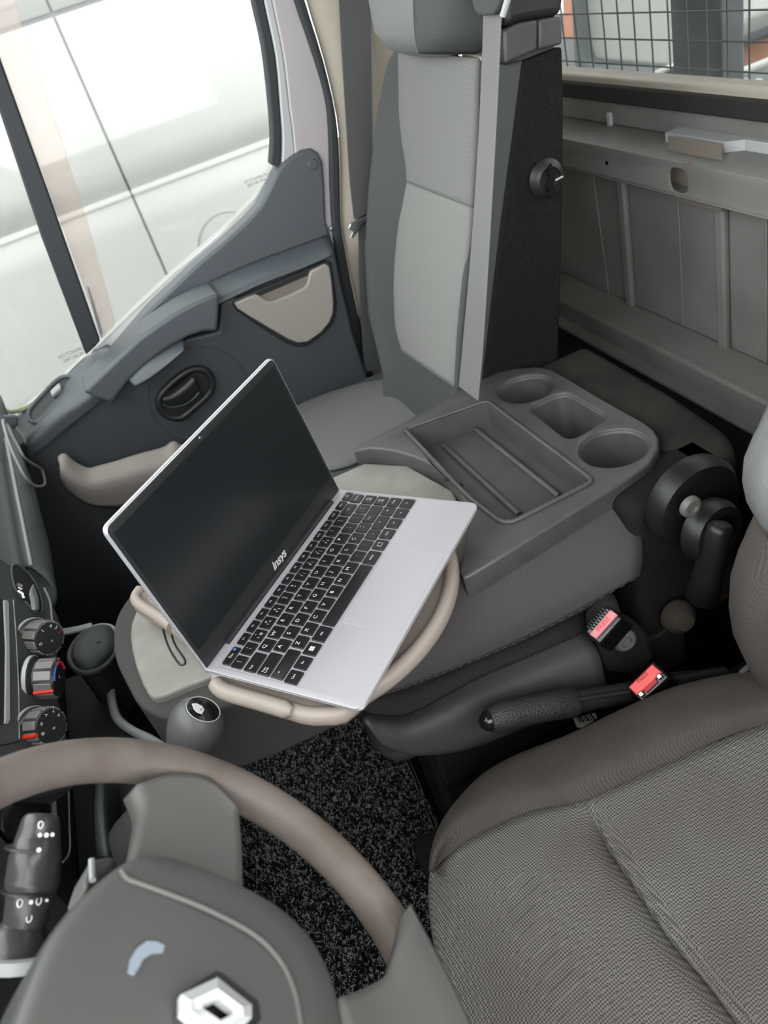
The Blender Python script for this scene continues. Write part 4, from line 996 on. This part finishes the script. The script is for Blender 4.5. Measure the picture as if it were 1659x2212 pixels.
for u, v, w, h, s, k in KEYS:
    u, v, w, h = u / 1000, v / 1000, w / 1000, h / 1000
    q4 = rp([(u - w / 2, v - h / 2), (u + w / 2, v - h / 2), (u + w / 2, v + h / 2), (u - w / 2, v + h / 2)], .0013, 2)
    c2 = V((u, v))
    top = [LP(c2.x + (p.x - c2.x) * .955, c2.y + (p.y - c2.y) * .955, .0010) for p in q4]; bot = [LP(p.x, p.y, -.0012) for p in q4]; mid_ = [LP(p.x, p.y, .0006) for p in q4]
    n = len(q4); vs = bot + mid_ + top
    fs = [tuple(range(3 * n - 1, 2 * n - 1, -1))] + [(r * n + j, r * n + (j + 1) % n, (r + 1) * n + (j + 1) % n, (r + 1) * n + j) for r in range(2) for j in range(n)]
    ko = mk('key', vs, fs, 'key_black', lt, fix=True, smooth=25)
    uy = -LV
    if k == 3:
        text('legend', s, LP(u - w * .16, v - h * .10, .0012), LU, uy, .0072, 'white_print', ko)
    elif k == 2:
        text('legend', s, LP(u, v, .0012), LU, uy, .0046, 'white_print', ko)
    elif k == 1:
        wide = w > .02
        text('legend', s, LP(u - (w * .28 if wide and s in ('Tab', 'Caps\nLock') else 0), v, .0012), LU, uy, .0042 if '\n' not in s else .0038, 'white_print', ko)
    elif k == 9:
        vs, fs = [], []
        for a in (-1, 1):
            for b in (-1, 1):
                i = len(vs); cu_, cv_ = u + a * .0016, v + b * .0016
                vs += [LP(cu_ + x * .0014, cv_ + y * .0014, .0012) for x, y in ((-1, -1), (1, -1), (1, 1), (-1, 1))]; fs.append((i, i + 1, i + 2, i + 3))
        mk('legend', vs, fs, 'white_print', ko, smooth=None)
    elif k == 8:
        ringtube('legend', [LP(u + x * .003, v + y * .003, .0012) for x, y in ((-1, -1), (1, -1), (1, 1), (-1, 1))], .0003, 'white_print', ko, 4)
    elif s:
        off = -w * .3 if w > .03 else 0
        text('legend', s, LP(u + off, v, .0012), LU, uy, .0055, 'white_print', ko)
prism('esc_badge', [LP(.0345 + x * .0016, .0265 + y * .0016, .0011) for x, y in ((-1, -1), (1, -1), (1, 1), (-1, 1))], LN * .0003, 'blue_print', lt, None)
for v_, l_ in ((.020, .010), (.036, .004), (.052, .008)):
    obox('side_port', LP(.0042 + v_ * .02, v_, -.0095), LV, LN, LU, (l_, .003, .001), 'steel', lt, (.0006, 2))
for u_, v_ in ((.03, .03), (.29, .03), (.03, .19), (.29, .19)):
    lathe('foot', LP(u_, v_, -.0162), -LN, [(0, 0), (.007, 0), (.006, .0022), (0, .0022)], 'rubber', lt, 14)
# lid
ang = math.radians(84.0)
LL = (LN * math.sin(ang) - LV * math.cos(ang)).normalized(); LF = LU.cross(LL).normalized()
LH0 = LP(0, .0075, -.0035)
def LDp(u, h, w=0.0): return LH0 + LU * u + LL * h + LF * w
lid = cplate('lid', [[tuple(p) for p in rp([(0, 0), (LW, 0), (LW, LH), (0, LH)], [.004, .004, .011, .011], 6)]], LDp(0, 0, 0), LU, LL, .0062, .0022, 'alu_edge', lt, 3)
bz = cplate('screen_bezel', [[tuple(p) for p in rp([(.0022, .001), (LW - .0022, .001), (LW - .0022, LH - .0022), (.0022, LH - .0022)], [.003, .003, .009, .009], 6)]], LDp(0, 0, .0004), LU, LL, .0012, .0004, 'bezel', lid, 2)
s0, s1, s2, s3 = .0070, LW - .0070, .0290, LH - .0118
prism('display', [LDp(s0, s2, .0003), LDp(s1, s2, .0003), LDp(s1, s3, .0003), LDp(s0, s3, .0003)], LF * .0005, 'screen', lid, None)
lathe('webcam', LDp(LW / 2, LH - .0066, .0004), LF, [(0, 0), (.0034, 0), (.0034, .0005), (.0026, .0006), (.0024, .0003), (0, .0003)], 'rubber', lid, 20)
lathe('webcam_lens', LDp(LW / 2, LH - .0066, .0006), LF, [(0, 0), (.0014, 0), (.001, .0004), (0, .0006)], 'chrome', lid, 14)
for u_, h_ in ((.0075, LH - .0075), (LW - .0075, LH - .0075), (.008, .014), (LW - .008, .014)):
    lathe('bezel_pad', LDp(u_, h_, .0003), LF, [(0, 0), (.0022, 0), (.002, .0005), (0, .0005)], 'rubber', lid, 12)
lg = bpy.data.curves.new('logo', 'FONT'); lg.body = 'insys'; lg.size = .0165; lg.shear = .25; lg.align_x = 'CENTER'; lg.align_y = 'CENTER'; lg.offset = .0004; lg.space_character = .95
lo_ = bpy.data.objects.new('logo', lg); lme = bpy.data.meshes.new_from_object(lo_); bpy.data.objects.remove(lo_); bpy.data.curves.remove(lg)
c_ = LDp(.170, .0150, .0010)
lme.transform(Matrix(((LU.x, LL.x, LF.x, c_.x), (LU.y, LL.y, LF.y, c_.y), (LU.z, LL.z, LF.z, c_.z), (0, 0, 0, 1))))
finish('logo', lme, 'logo_print', lid, smooth=None)
tube('hinge', [LP(.040, .0078, -.001), LP(.296, .0078, -.001)], .0062, 'black_plastic', lt, 16)

# ================================================================== DASHBOARD
db = thing('dashboard', (-.5, .9, 0), 'dark grey dashboard with three heater knobs and storage tray', 'dashboard')
silh = [(-6, 870), (27, 944), (52, 1020), (68, 1055), (81, 1107), (103, 1188), (119, 1297)]
cre = [(-14, 850), (6, 925), (18, 982), (30, 1045), (40, 1095), (54, 1165), (66, 1226)]
upr = [(-60, 850), (-50, 925), (-44, 982), (-38, 1045), (-33, 1095), (-26, 1165), (-20, 1226)]
rA = Xlist(silh, -.33); rB = Xlist(cre, -.345); rC = Xlist(upr, -.40)
rU = [p + V((-.10, 0, -.04)) for p in rA]; rU2 = [p + V((-.25, 0, -.02)) for p in rU]
rD = [V((-.60, p.y + .02, .96)) for p in rC]
patch('passenger_fascia', [rU2, rU, rA, rB, rC, rD], 'dash_dark', db, 5, 4, .006)
tube('fascia_edge', cr1([p + V((.002, 0, .002)) for p in rB], 5), .0035, 'dash_edge', db, 8)
ovl = crc([Xp(x, y, -.322) for x, y in ((6, 908), (12, 935), (22, 965), (38, 1000), (54, 1030), (72, 1048), (88, 1051), (97, 1044), (94, 1025), (88, 1012), (70, 1002), (52, 988), (38, 962), (24, 935), (14, 914))], 3)
ringtube('vent_trim', ovl, .0028, 'dash_edge', db, 8)
corner = prism('corner_block', Ylist([(5, 895), (38, 894), (42, 905), (42, 918), (30, 930), (10, 912)], 1.60), (-.02, .03, -.01), 'door_plastic', db, (.006, 3))
# centre stack
CN = V((.95, -.12, .28)).normalized(); CPt = Xp(85, 1465, -.335)
def CS(px, py, off=0.0): return Pl(px, py, CPt, CN, off)
cst = [(-80, 1150), (-20, 1190), (30, 1222), (62, 1232), (92, 1262), (110, 1296), (128, 1330), (138, 1360), (128, 1400), (128, 1506), (150, 1600), (165, 1700), (-80, 1750)]
st = prism('centre_stack', [CS(*p) for p in cst], V((-.25, 0, -.06)), 'dash_dark', db, (.006, 3))
tube('stack_edge', cr1([CS(95, 1270, .001), CS(108, 1300, .001), (CS(112, 1340, .001))], 5), .0016, 'dash_edge', st, 6)
# storage tray with a clip
cub = crc([CS(x, y, .001) for x, y in ((26, 1225), (40, 1222), (62, 1240), (80, 1268), (90, 1298), (90, 1322), (78, 1322), (55, 1300), (35, 1275), (27, 1250))], 4)
ccb = sum(cub, V((0, 0, 0))) / len(cub)
loft('stack_recess', [cub, [ccb + (p - ccb) * .86 + CN * .0012 for p in cub], [ccb + (p - ccb) * .3 + CN * .0016 for p in cub]], 'dash_deep', st, smooth=80)
ringtube('recess_rim', cub, .0022, 'dash_dark', st, 6)
patch('recess_curve', [[CS(72, 1262, .003), CS(82, 1290, .003), CS(84, 1318, .003)], [CS(66, 1272, .006), CS(74, 1296, .006), CS(76, 1318, .006)], [CS(62, 1284, .003), CS(66, 1302, .003), CS(68, 1316, .003)]], 'dash_edge', st, 4, 4, .002)
for a, b, m_ in (((36, 1262), (47, 1266), 'steel'), ((40, 1268), (48, 1274), 'steel'), ((38, 1276), (50, 1284), 'chrome'), ((48, 1284), (52, 1295), 'chrome')):
    tube('metal_clip', [CS(*a, .006), CS(*b, .008)], .003, m_, st, 8)
# silver bar and panel line
prism('trim_bar', [CS(x, y, .002) for x, y in ((7, 1296), (14, 1294), (21, 1300), (23, 1400), (24, 1555), (20, 1562), (10, 1562), (12, 1400))], CN * -.008, 'silver_trim', st, (.002, 2))
prism('stack_slot', [CS(x, y, .001) for x, y in ((-10, 1290), (6, 1294), (10, 1400), (8, 1562), (-10, 1570))], CN * -.006, 'dash_deep', st, None)
tube('panel_line', cr1([CS(29, 1296, .0005), CS(35, 1380, .0005), CS(40, 1480, .0005), CS(42, 1596, .0005)], 4), .0009, 'dash_edge', st, 6)
tube('panel_line', cr1([CS(42, 1600, .0005), CS(20, 1606, .0005), CS(-10, 1612, .0005)], 4), .0009, 'dash_deep', st, 6)
# heater knobs
def knob(base, face, rb, rf, marks, bar, num):
    B, Fc = CS(*base, 0.0), None
    Fc = CS(*face, .030); ax = (Fc - B).normalized(); ln = (Fc - B).length
    k = lathe('heater_knob', B, ax, [(0, -.004), (rb, -.004), (rb, .004), (rb * .9, .006), (rf, .008), (rf * .98, ln - .003), (rf * .93, ln), (0, ln)], 'black_plastic', db, 32)
    s = (V((0, 0, 1)) - ax * ax.z).normalized(); u = s.cross(ax)          # s = up on the face, u = across
    nr = 10
    for i in range(nr):
        a = 2 * math.pi * i / nr
        d = s * math.cos(a) + u * math.sin(a); t = ax.cross(d)
        obox('knob_facet', B + ax * (ln * .5 + .004) + d * (rf * .985), ax, t, d, (ln - .012, rf * .50, .004), 'knob_silver', k, (.001, 2))
    lathe('knob_ring', B, ax, [(rb * .98, -.002), (rb * 1.05, -.002), (rb * 1.05, .003), (rb * .98, .003)], 'silver_trim', k, 32)
    if bar:
        d = (s * math.cos(bar) + u * math.sin(bar))
        tube('pointer', [B + ax * .010 + d * (rf + .003), Fc + d * (rf + .001)], .0028, 'red_mark', k, 8)
    top = Fc + ax * .0006
    for (a, rr, kind, m_) in marks:
        d = s * math.cos(a) + u * math.sin(a); p = top + d * rf * rr
        if kind == 'arc': pass
        else: text('dial_print', kind, p, d.cross(ax), d, .0075, m_, k)
    return k, top, s, u, rf, ax
PI = math.pi
k1, *_ = knob((72, 1376), (108, 1378), .026, .0225, [(.75, .72, '4', 'white_print'), (1.3, .72, '3', 'white_print'), (1.85, .72, '2', 'crimson'), (-.1, .7, '1', 'white_print'), (-1.3, .7, '0', 'white_print'), (-3.0, .15, '*', 'white_print')], 0, 1)
k2, top, s, u, rf, ax = knob((70, 1468), (128, 1464), .0305, .0250, [(0, .05, '\u2191', 'white_print')], -1.45, 2)
for a0_, a1_, m_ in ((1.75, .15, 'crimson'), (.05, -.95, 'blue_mark')):
    tube('dial_arc', [top + (s * math.cos(a) + u * math.sin(a)) * rf * .82 for a in [a0_ + (a1_ - a0_) * i / 10 for i in range(11)]], .0018, m_, k2, 6)
k3, *_ = knob((74, 1572), (112, 1568), .026, .0225, [(1.5, .72, '\u00bb', 'white_print'), (.95, .72, '^', 'white_print'), (.3, .7, '>', 'white_print'), (-.5, .7, 'o', 'white_print'), (-1.3, .7, '#', 'white_print'), (-3.0, .15, '=', 'white_print')], -1.15, 3)
# lower console: dark flank, lidded cup and rim
box('lower_console', (-.93, .66, 0), (-.385, 1.16, .53), 'dash_deep', db, (.02, 3))
LNn = V((.5, .05, .86)).normalized(); LC = Zp(205, 1395, .48)
def LQ(px, py, off=0.0): return Pl(px, py, LC, LNn, off)
lidp = crc([LQ(x, y) for x, y in ((158, 1420), (159, 1397), (178, 1370), (206, 1355), (235, 1355), (248, 1372), (246, 1398), (228, 1425), (200, 1440), (172, 1438))], 4)
lcn = sum(lidp, V((0, 0, 0))) / len(lidp)
cl = loft('cup_lid', [[p - LNn * .012 for p in lidp], [p for p in lidp], [lcn + (p - lcn) * .93 + LNn * .005 for p in lidp], [lcn + (p - lcn) * .5 + LNn * .008 for p in lidp], [lcn + (p - lcn) * .05 + LNn * .0085 for p in lidp]], 'dash_dark', db, smooth=60)
ringtube('lid_symbol', [LQ(x, y, .0095) for x, y in ((214, 1384), (222, 1378), (221, 1388))], .0006, 'gloss_black', cl, 4)
tube('lid_symbol', [LQ(209, 1389, .0095), LQ(216, 1385, .0095)], .0007, 'gloss_black', cl, 5)
ringtube('cup_ring', [lcn + (p - lcn) * 1.12 - LNn * .006 for p in lidp], .0045, 'dash_dark', db, 10)
tube('ring_highlight', cr1([lcn + (lidp[i] - lcn) * 1.13 - LNn * .001 for i in range(10, 26, 3)], 4), .0022, 'dash_edge', db, 8)
strap('cup_arm', [LQ(134, 1366, -.004), LQ(165, 1360, -.002), LQ(200, 1351, 0)], LNn.cross(V((0, 1, 0))), .012, .006, 'dash_edge', db)
prism('cup_body', [p - LNn * .01 for p in lidp], V((0, 0, -.10)), 'dash_deep', db, None)
rimp = [Zp(x, y, .42) for x, y in ((262, 1422), (248, 1442), (240, 1480), (243, 1520), (254, 1553), (285, 1578), (325, 1597), (365, 1622))]
tube('console_rim', cr1(rimp, 6), .007, 'dash_edge', db, 10)
prism('console_tray', [p + V((0, 0, -.01)) for p in cr1(rimp, 3)] + [V((-.38, .68, .41)), V((-.38, 1.16, .41))], (0, 0, -.05), 'dash_deep', db, None)
# driver side fascia behind the wheel
box('lower_fascia', (-.93, -.20, .30), (-.37, .70, .74), 'dash_dark', db, (.03, 4))
box('upper_dash', (-.95, -.22, .74), (-.47, 1.66, .96), 'dash_dark', db, (.05, 4))
prism('fascia_pocket', [Xp(x, y, -.366) for x, y in ((4, 1752), (12, 1738), (100, 1732), (112, 1742), (110, 1800), (60, 1816), (20, 1810), (6, 1790))], (-.004, 0, 0), 'gloss_black', db, (.001, 1))
tube('fascia_line', cr1([Xp(148, 1700, -.366), Xp(150, 1790, -.366), Xp(151, 1830, -.366), Xp(146, 1850, -.366), Xp(136, 1862, -.366)], 4), .0014, 'dash_edge', db, 6)
tube('fascia_line', [Xp(114, 1700, -.366), Xp(116, 1760, -.366)], .004, 'dash_edge', db, 8)
patch('column_side', [[Xp(206, 1690, -.33), Xp(206, 1760, -.33), Xp(212, 1850, -.33)], [Xp(222, 1690, -.31), Xp(222, 1760, -.31), Xp(230, 1850, -.31)], [Xp(262, 1700, -.32), Xp(255, 1760, -.32), Xp(240, 1850, -.32)]], 'dash_dark', db, 4, 4, .006)

# ------------------------------------------------------------------ gear lever
gl_ = thing('gear_lever', (-.20, .70, .4), 'dark gear knob with glossy cap in front of the middle seat', 'gear lever')
GA = V((.66, -.06, .75)).normalized(); GC = Pl(439, 1532, Zp(439, 1532, .628), GA)
gk = lathe('gear_knob', GC - GA * .085, GA, [(.0, 0), (.019, 0), (.020, .012), (.0225, .024), (.028, .04), (.0315, .054), (.0315, .066), (.0275, .078), (.0215, .0845), (.0195, .0845), (.0190, .083), (0, .083)], 'wheel_pad', gl_, 36)
gc_ = lathe('cap', GC - GA * .003, GA, [(0, 0), (.0195, 0), (.0190, .003), (.013, .0048), (0, .0055)], 'gloss_black', gl_, 32)
ringtube('cap_rim', [GC + (GA.orthogonal().normalized() * a + GA.cross(GA.orthogonal().normalized()) * b) * .0198 for a, b in ell(32, 1, 1)], .0008, 'silver_trim', gl_, 6)
prism('shift_print', [Pl(x, y, GC, GA, .0034) for x, y in ((414, 1521), (424, 1520), (436, 1526), (441, 1534), (436, 1543), (426, 1540), (418, 1532))], GA * .0008, 'logo_print', gc_, None)
text('shift_letter', 'R', Pl(433, 1532, GC, GA, .0046), V((.55, -.83, 0)), GA.cross(V((.55, -.83, 0))), .008, 'gloss_black', gc_)
tube('lever', [GC - GA * .08, GC - GA * .2, V((-.34, .74, .36))], [.012, .012, .016], 'black_plastic', gl_, 14)
tube('boot', [GC - GA * .14, GC - GA * .18, GC - GA * .22, V((-.36, .74, .34))], [.018, .032, .042, .06], 'vinyl_dark', gl_, 20)

# ================================================================== STEERING WHEEL
sw_ = thing('steering_wheel', (-.147, .314, .70), 'worn brown grey steering wheel with airbag pad and chrome diamond badge', 'steering wheel')
WC = V((-.147, .314, .790)); TL = math.radians(49.4)
WA = V((math.cos(TL), 0, -math.sin(TL))); WB = V((0, 1, 0)); WN = V((math.sin(TL), 0, math.cos(TL)))
def WP(px, py, off=0.0): return Pl(px, py, WC, WN, off)
def WL(a, y, o=0.0): return WC + WA * a + WB * y + WN * o
rings = []
for i in range(96):
    t = 2 * math.pi * i / 96; d = WA * math.cos(t) + WB * math.sin(t)
    fat = 1.0 + .12 * math.exp(-((math.cos(t)) / .35) ** 2)
    rings.append([WC + d * (.1855 + .0155 * fat * math.cos(p)) + WN * (.0175 * math.sin(p)) for p in [2 * math.pi * k / 20 for k in range(20)]])
loft('rim', rings, 'wheel_rim', sw_, closed=True, smooth=180)
def spoke(net, m='wheel_spoke'):
    return patch('spoke', net, m, sw_, 5, 5, .020, -1)
sp = [[(288, 1856), (345, 1870), (430, 1895), (524, 1925)], [(302, 1790), (360, 1792), (440, 1810), (522, 1840)], [(312, 1738), (370, 1728), (440, 1738), (517, 1772)], [(296, 1694), (370, 1672), (452, 1680), (512, 1740)]]
of = [.014, .010, .010, .013]
spoke([[WP(x, y, o) for x, y in r] for r, o in zip(sp, of)])
for yy, sg in ((0, 1),):
    spoke([[WL(a, y, o) for a in (.075, .045, .005, -.035)] for y, o in ((-.07, .012), (-.10, .010), (-.14, .010), (-.172, .012))])
low = [[(.070, -.11, .014), (.072, -.07, .016), (.075, -.038, .014)], [(.105, -.10, .010), (.105, -.062, .012), (.106, -.028, .010)], [(.130, -.10, .010), (.130, -.058, .012), (.132, -.017, .010)], [(.148, -.105, .012), (.150, -.05, .013), (.150, .004, .012)], [(.160, -.115, .013), (.164, -.05, .014), (.164, .022, .013)], [(.172, -.13, .012), (.180, -.05, .014), (.176, .040, .012)]]
spoke([[WL(a, y, o) for a, y, o in r] for r in low])
# fillets where spoke meets rim
for px, py, r in ((300, 1712, .010), (548, 1766, .011)):
    pass
pd = [(25, 2212), (85, 2060), (130, 1990), (185, 1930), (245, 1880), (290, 1856), (330, 1854), (385, 1866), (455, 1892), (525, 1924), (600, 1968), (660, 2025), (700, 2090), (722, 2150), (733, 2215), (735, 2300), (705, 2400), (600, 2500), (420, 2560), (200, 2540), (60, 2450), (5, 2330)]
base_ = crc([WP(x, y, .026) for x, y in pd], 4); bc = sum(base_, V((0, 0, 0))) / len(base_)
def pr_(f, o): return [bc + (p - bc) * f + WN * o for p in base_]
pdm = loft('airbag_pad', [pr_(1.0, -.045), pr_(1.005, -.012), pr_(1.0, 0), pr_(.97, .005), pr_(.90, .0082), pr_(.75, .0102), pr_(.5, .0112), pr_(.2, .0115), pr_(.02, .0115)], 'wheel_pad', sw_, smooth=80)
gv = [(262, 1880), (275, 1898), (300, 1908), (350, 1926), (450, 1966), (550, 2020), (605, 2076), (636, 2142), (650, 2215)]
tube('pad_seam', cr1([WP(x, y, o) for (x, y), o in zip(gv, (.035, .036, .037, .038, .039, .039, .038, .037, .036))], 5), .0018, 'wheel_spoke', pdm, 8)
sc = [(278, 2098), (282, 2070), (296, 2048), (318, 2032), (340, 2034), (356, 2042), (352, 2056), (328, 2058), (310, 2070), (300, 2090), (290, 2104)]
prism('scuff_mark', [WP(x, y, .0385) for x, y in sc], WN * -.008, 'scuff_blue', pdm, None)
# diamond badge
eo = .046
rec_ = crc([WP(x, y, .0385) for x, y in ((382, 2150), (466, 2096), (478, 2096), (560, 2160), (566, 2200), (484, 2275), (470, 2275), (380, 2200))], 1)
prism('badge_recess', rec_, WN * -.010, 'black_plastic', pdm, (.001, 1))
Do = [WP(x, y, .0445) for x, y in ((470, 2111), (544, 2170), (544, 2198), (476, 2262), (391, 2188), (391, 2148))]
Dm = [WP(x, y, .0505) for x, y in ((470, 2135), (524, 2176), (524, 2194), (476, 2234), (412, 2182), (412, 2162))]
Di = [WP(x, y, .0455) for x, y in ((468, 2158), (502, 2184), (502, 2190), (476, 2204), (437, 2177), (437, 2172))]
n = 6; vs = [p - WN * .004 for p in Do] + Do + Dm + Di + [p - WN * .004 for p in Di]
mk('badge', vs, [(r * n + j, r * n + (j + 1) % n, (r + 1) * n + (j + 1) % n, (r + 1) * n + j) for r in range(4) for j in range(n)], 'badge_silver', pdm, fix=True, smooth=None)
text('airbag_lettering', ') \u00b7', WP(352, 1884, .0335), V((.5, -.8, -.4)), WN.cross(V((.5, -.8, -.4))), .014, 'wheel_spoke', pdm)
# column shroud and wiper stalk
cs_ = thing('steering_column', WC - WN * .2, 'grey steering column shroud behind the wheel', 'steering column')
rr_ = []
for o, r1_, r2_ in ((-.075, .050, .062), (-.10, .058, .075), (-.16, .062, .085), (-.24, .065, .090), (-.34, .065, .09)):
    rr_.append([WC + WN * o + WA * (r1_ * math.cos(t)) + WB * (r2_ * math.sin(t)) + V((0, 0, -.02)) for t in [2 * math.pi * k / 28 for k in range(28)]])
loft('shroud', rr_, 'silver_trim', cs_, smooth=60)
tube('shaft', [WC - WN * .08, WC - WN * .02], .03, 'black_plastic', cs_, 18)
ig = WP(212, 1880, -.05)
prism('switch_block', [WP(x, y, -.03) for x, y in ((196, 1856), (236, 1848), (256, 1856), (240, 1876), (206, 1898), (188, 1922), (182, 1900))], WN * -.03, 'wheel_spoke', cs_, (.004, 3))
tube('switch_edge', [WP(198, 1858, -.028), WP(200, 1902, -.028)], .0025, 'frame_silver', cs_, 8)
stp = [Yp(38, 2058, .425), Yp(42, 2030, .43), Yp(52, 1995, .437), Yp(62, 1950, .445), Yp(70, 1905, .455), Yp(76, 1850, .465), Yp(82, 1810, .475), Yp(88, 1770, .483), Yp(90, 1757, .486)]
wsr = [.030, .0235, .0150, .0165, .0195, .0185, .0160, .0135, .010]
wk = thing('wiper_stalk', stp[0], 'black wiper stalk with white symbols beside the steering wheel', 'stalk')
fine = cr1(stp, 5); rf_ = [wsr[min(int(i / 5), 8)] + (wsr[min(int(i / 5) + 1, 8)] - wsr[min(int(i / 5), 8)]) * ((i % 5) / 5) for i in range(len(fine))]
tube('stalk', fine, rf_, 'wiper_black', wk, 24)
tube('collar', [Yp(34, 2082, .42), Yp(38, 2052, .426)], [.034, .036], 'silver_trim', wk, 20)
for px, py, yy, r_ in ((78, 1832, .4695, .0177), (72, 1926, .449, .0180)):
    p = Yp(px - 12, py, yy)
    lathe('stalk_ring', p, (stp[7] - stp[1]), [(r_ * .96, -.001), (r_ * 1.03, -.001), (r_ * 1.03, .001), (r_ * .96, .001)], 'black_plastic', wk, 28)
def ontop(px, py, y, r): p = Yp(px, py, y); return p + (CAM - p).normalized() * r
def icon(px, py, y, r, kind, sz):
    c = ontop(px, py, y, r); d = (CAM - c).normalized(); sx_ = (MR @ V((1, 0, 0))); sx_ = (sx_ - d * sx_.dot(d)).normalized(); sy_ = d.cross(sx_)
    if kind == 'dot': lathe('symbol', c - d * .001, d, [(0, 0), (sz * .7, 0), (sz * .7, .0016), (0, .0016)], 'white_print', wk, 14)
    else:
        ringtube('symbol', [c + sx_ * a * sz * .6 + sy_ * b * sz * .75 for a, b in ((0, 1), (.7, .6), (.8, 0), (.5, -.7), (0, -1), (-.5, -.7), (-.8, 0), (-.7, .6))], .0005, 'white_print', wk, 5)
for a in ((88, 1782, .478, .0152, 'wash', .0035), (86, 1804, .474, .0165, 'dot', .0022), (100, 1804, .474, .0162, 'dot', .0024), (113, 1803, .474, .0145, 'dot', .0022), (84, 1836, .467, .0186, 'dot', .0024), (43, 1951, .445, .0165, 'wash', .0038), (67, 1949, .445, .0172, 'dot', .0022), (84, 1946, .445, .0168, 'wash', .0036), (101, 1945, .445, .0148, 'dot', .0016), (63, 1984, .438, .016, 'wash', .0036)):
    icon(*a)
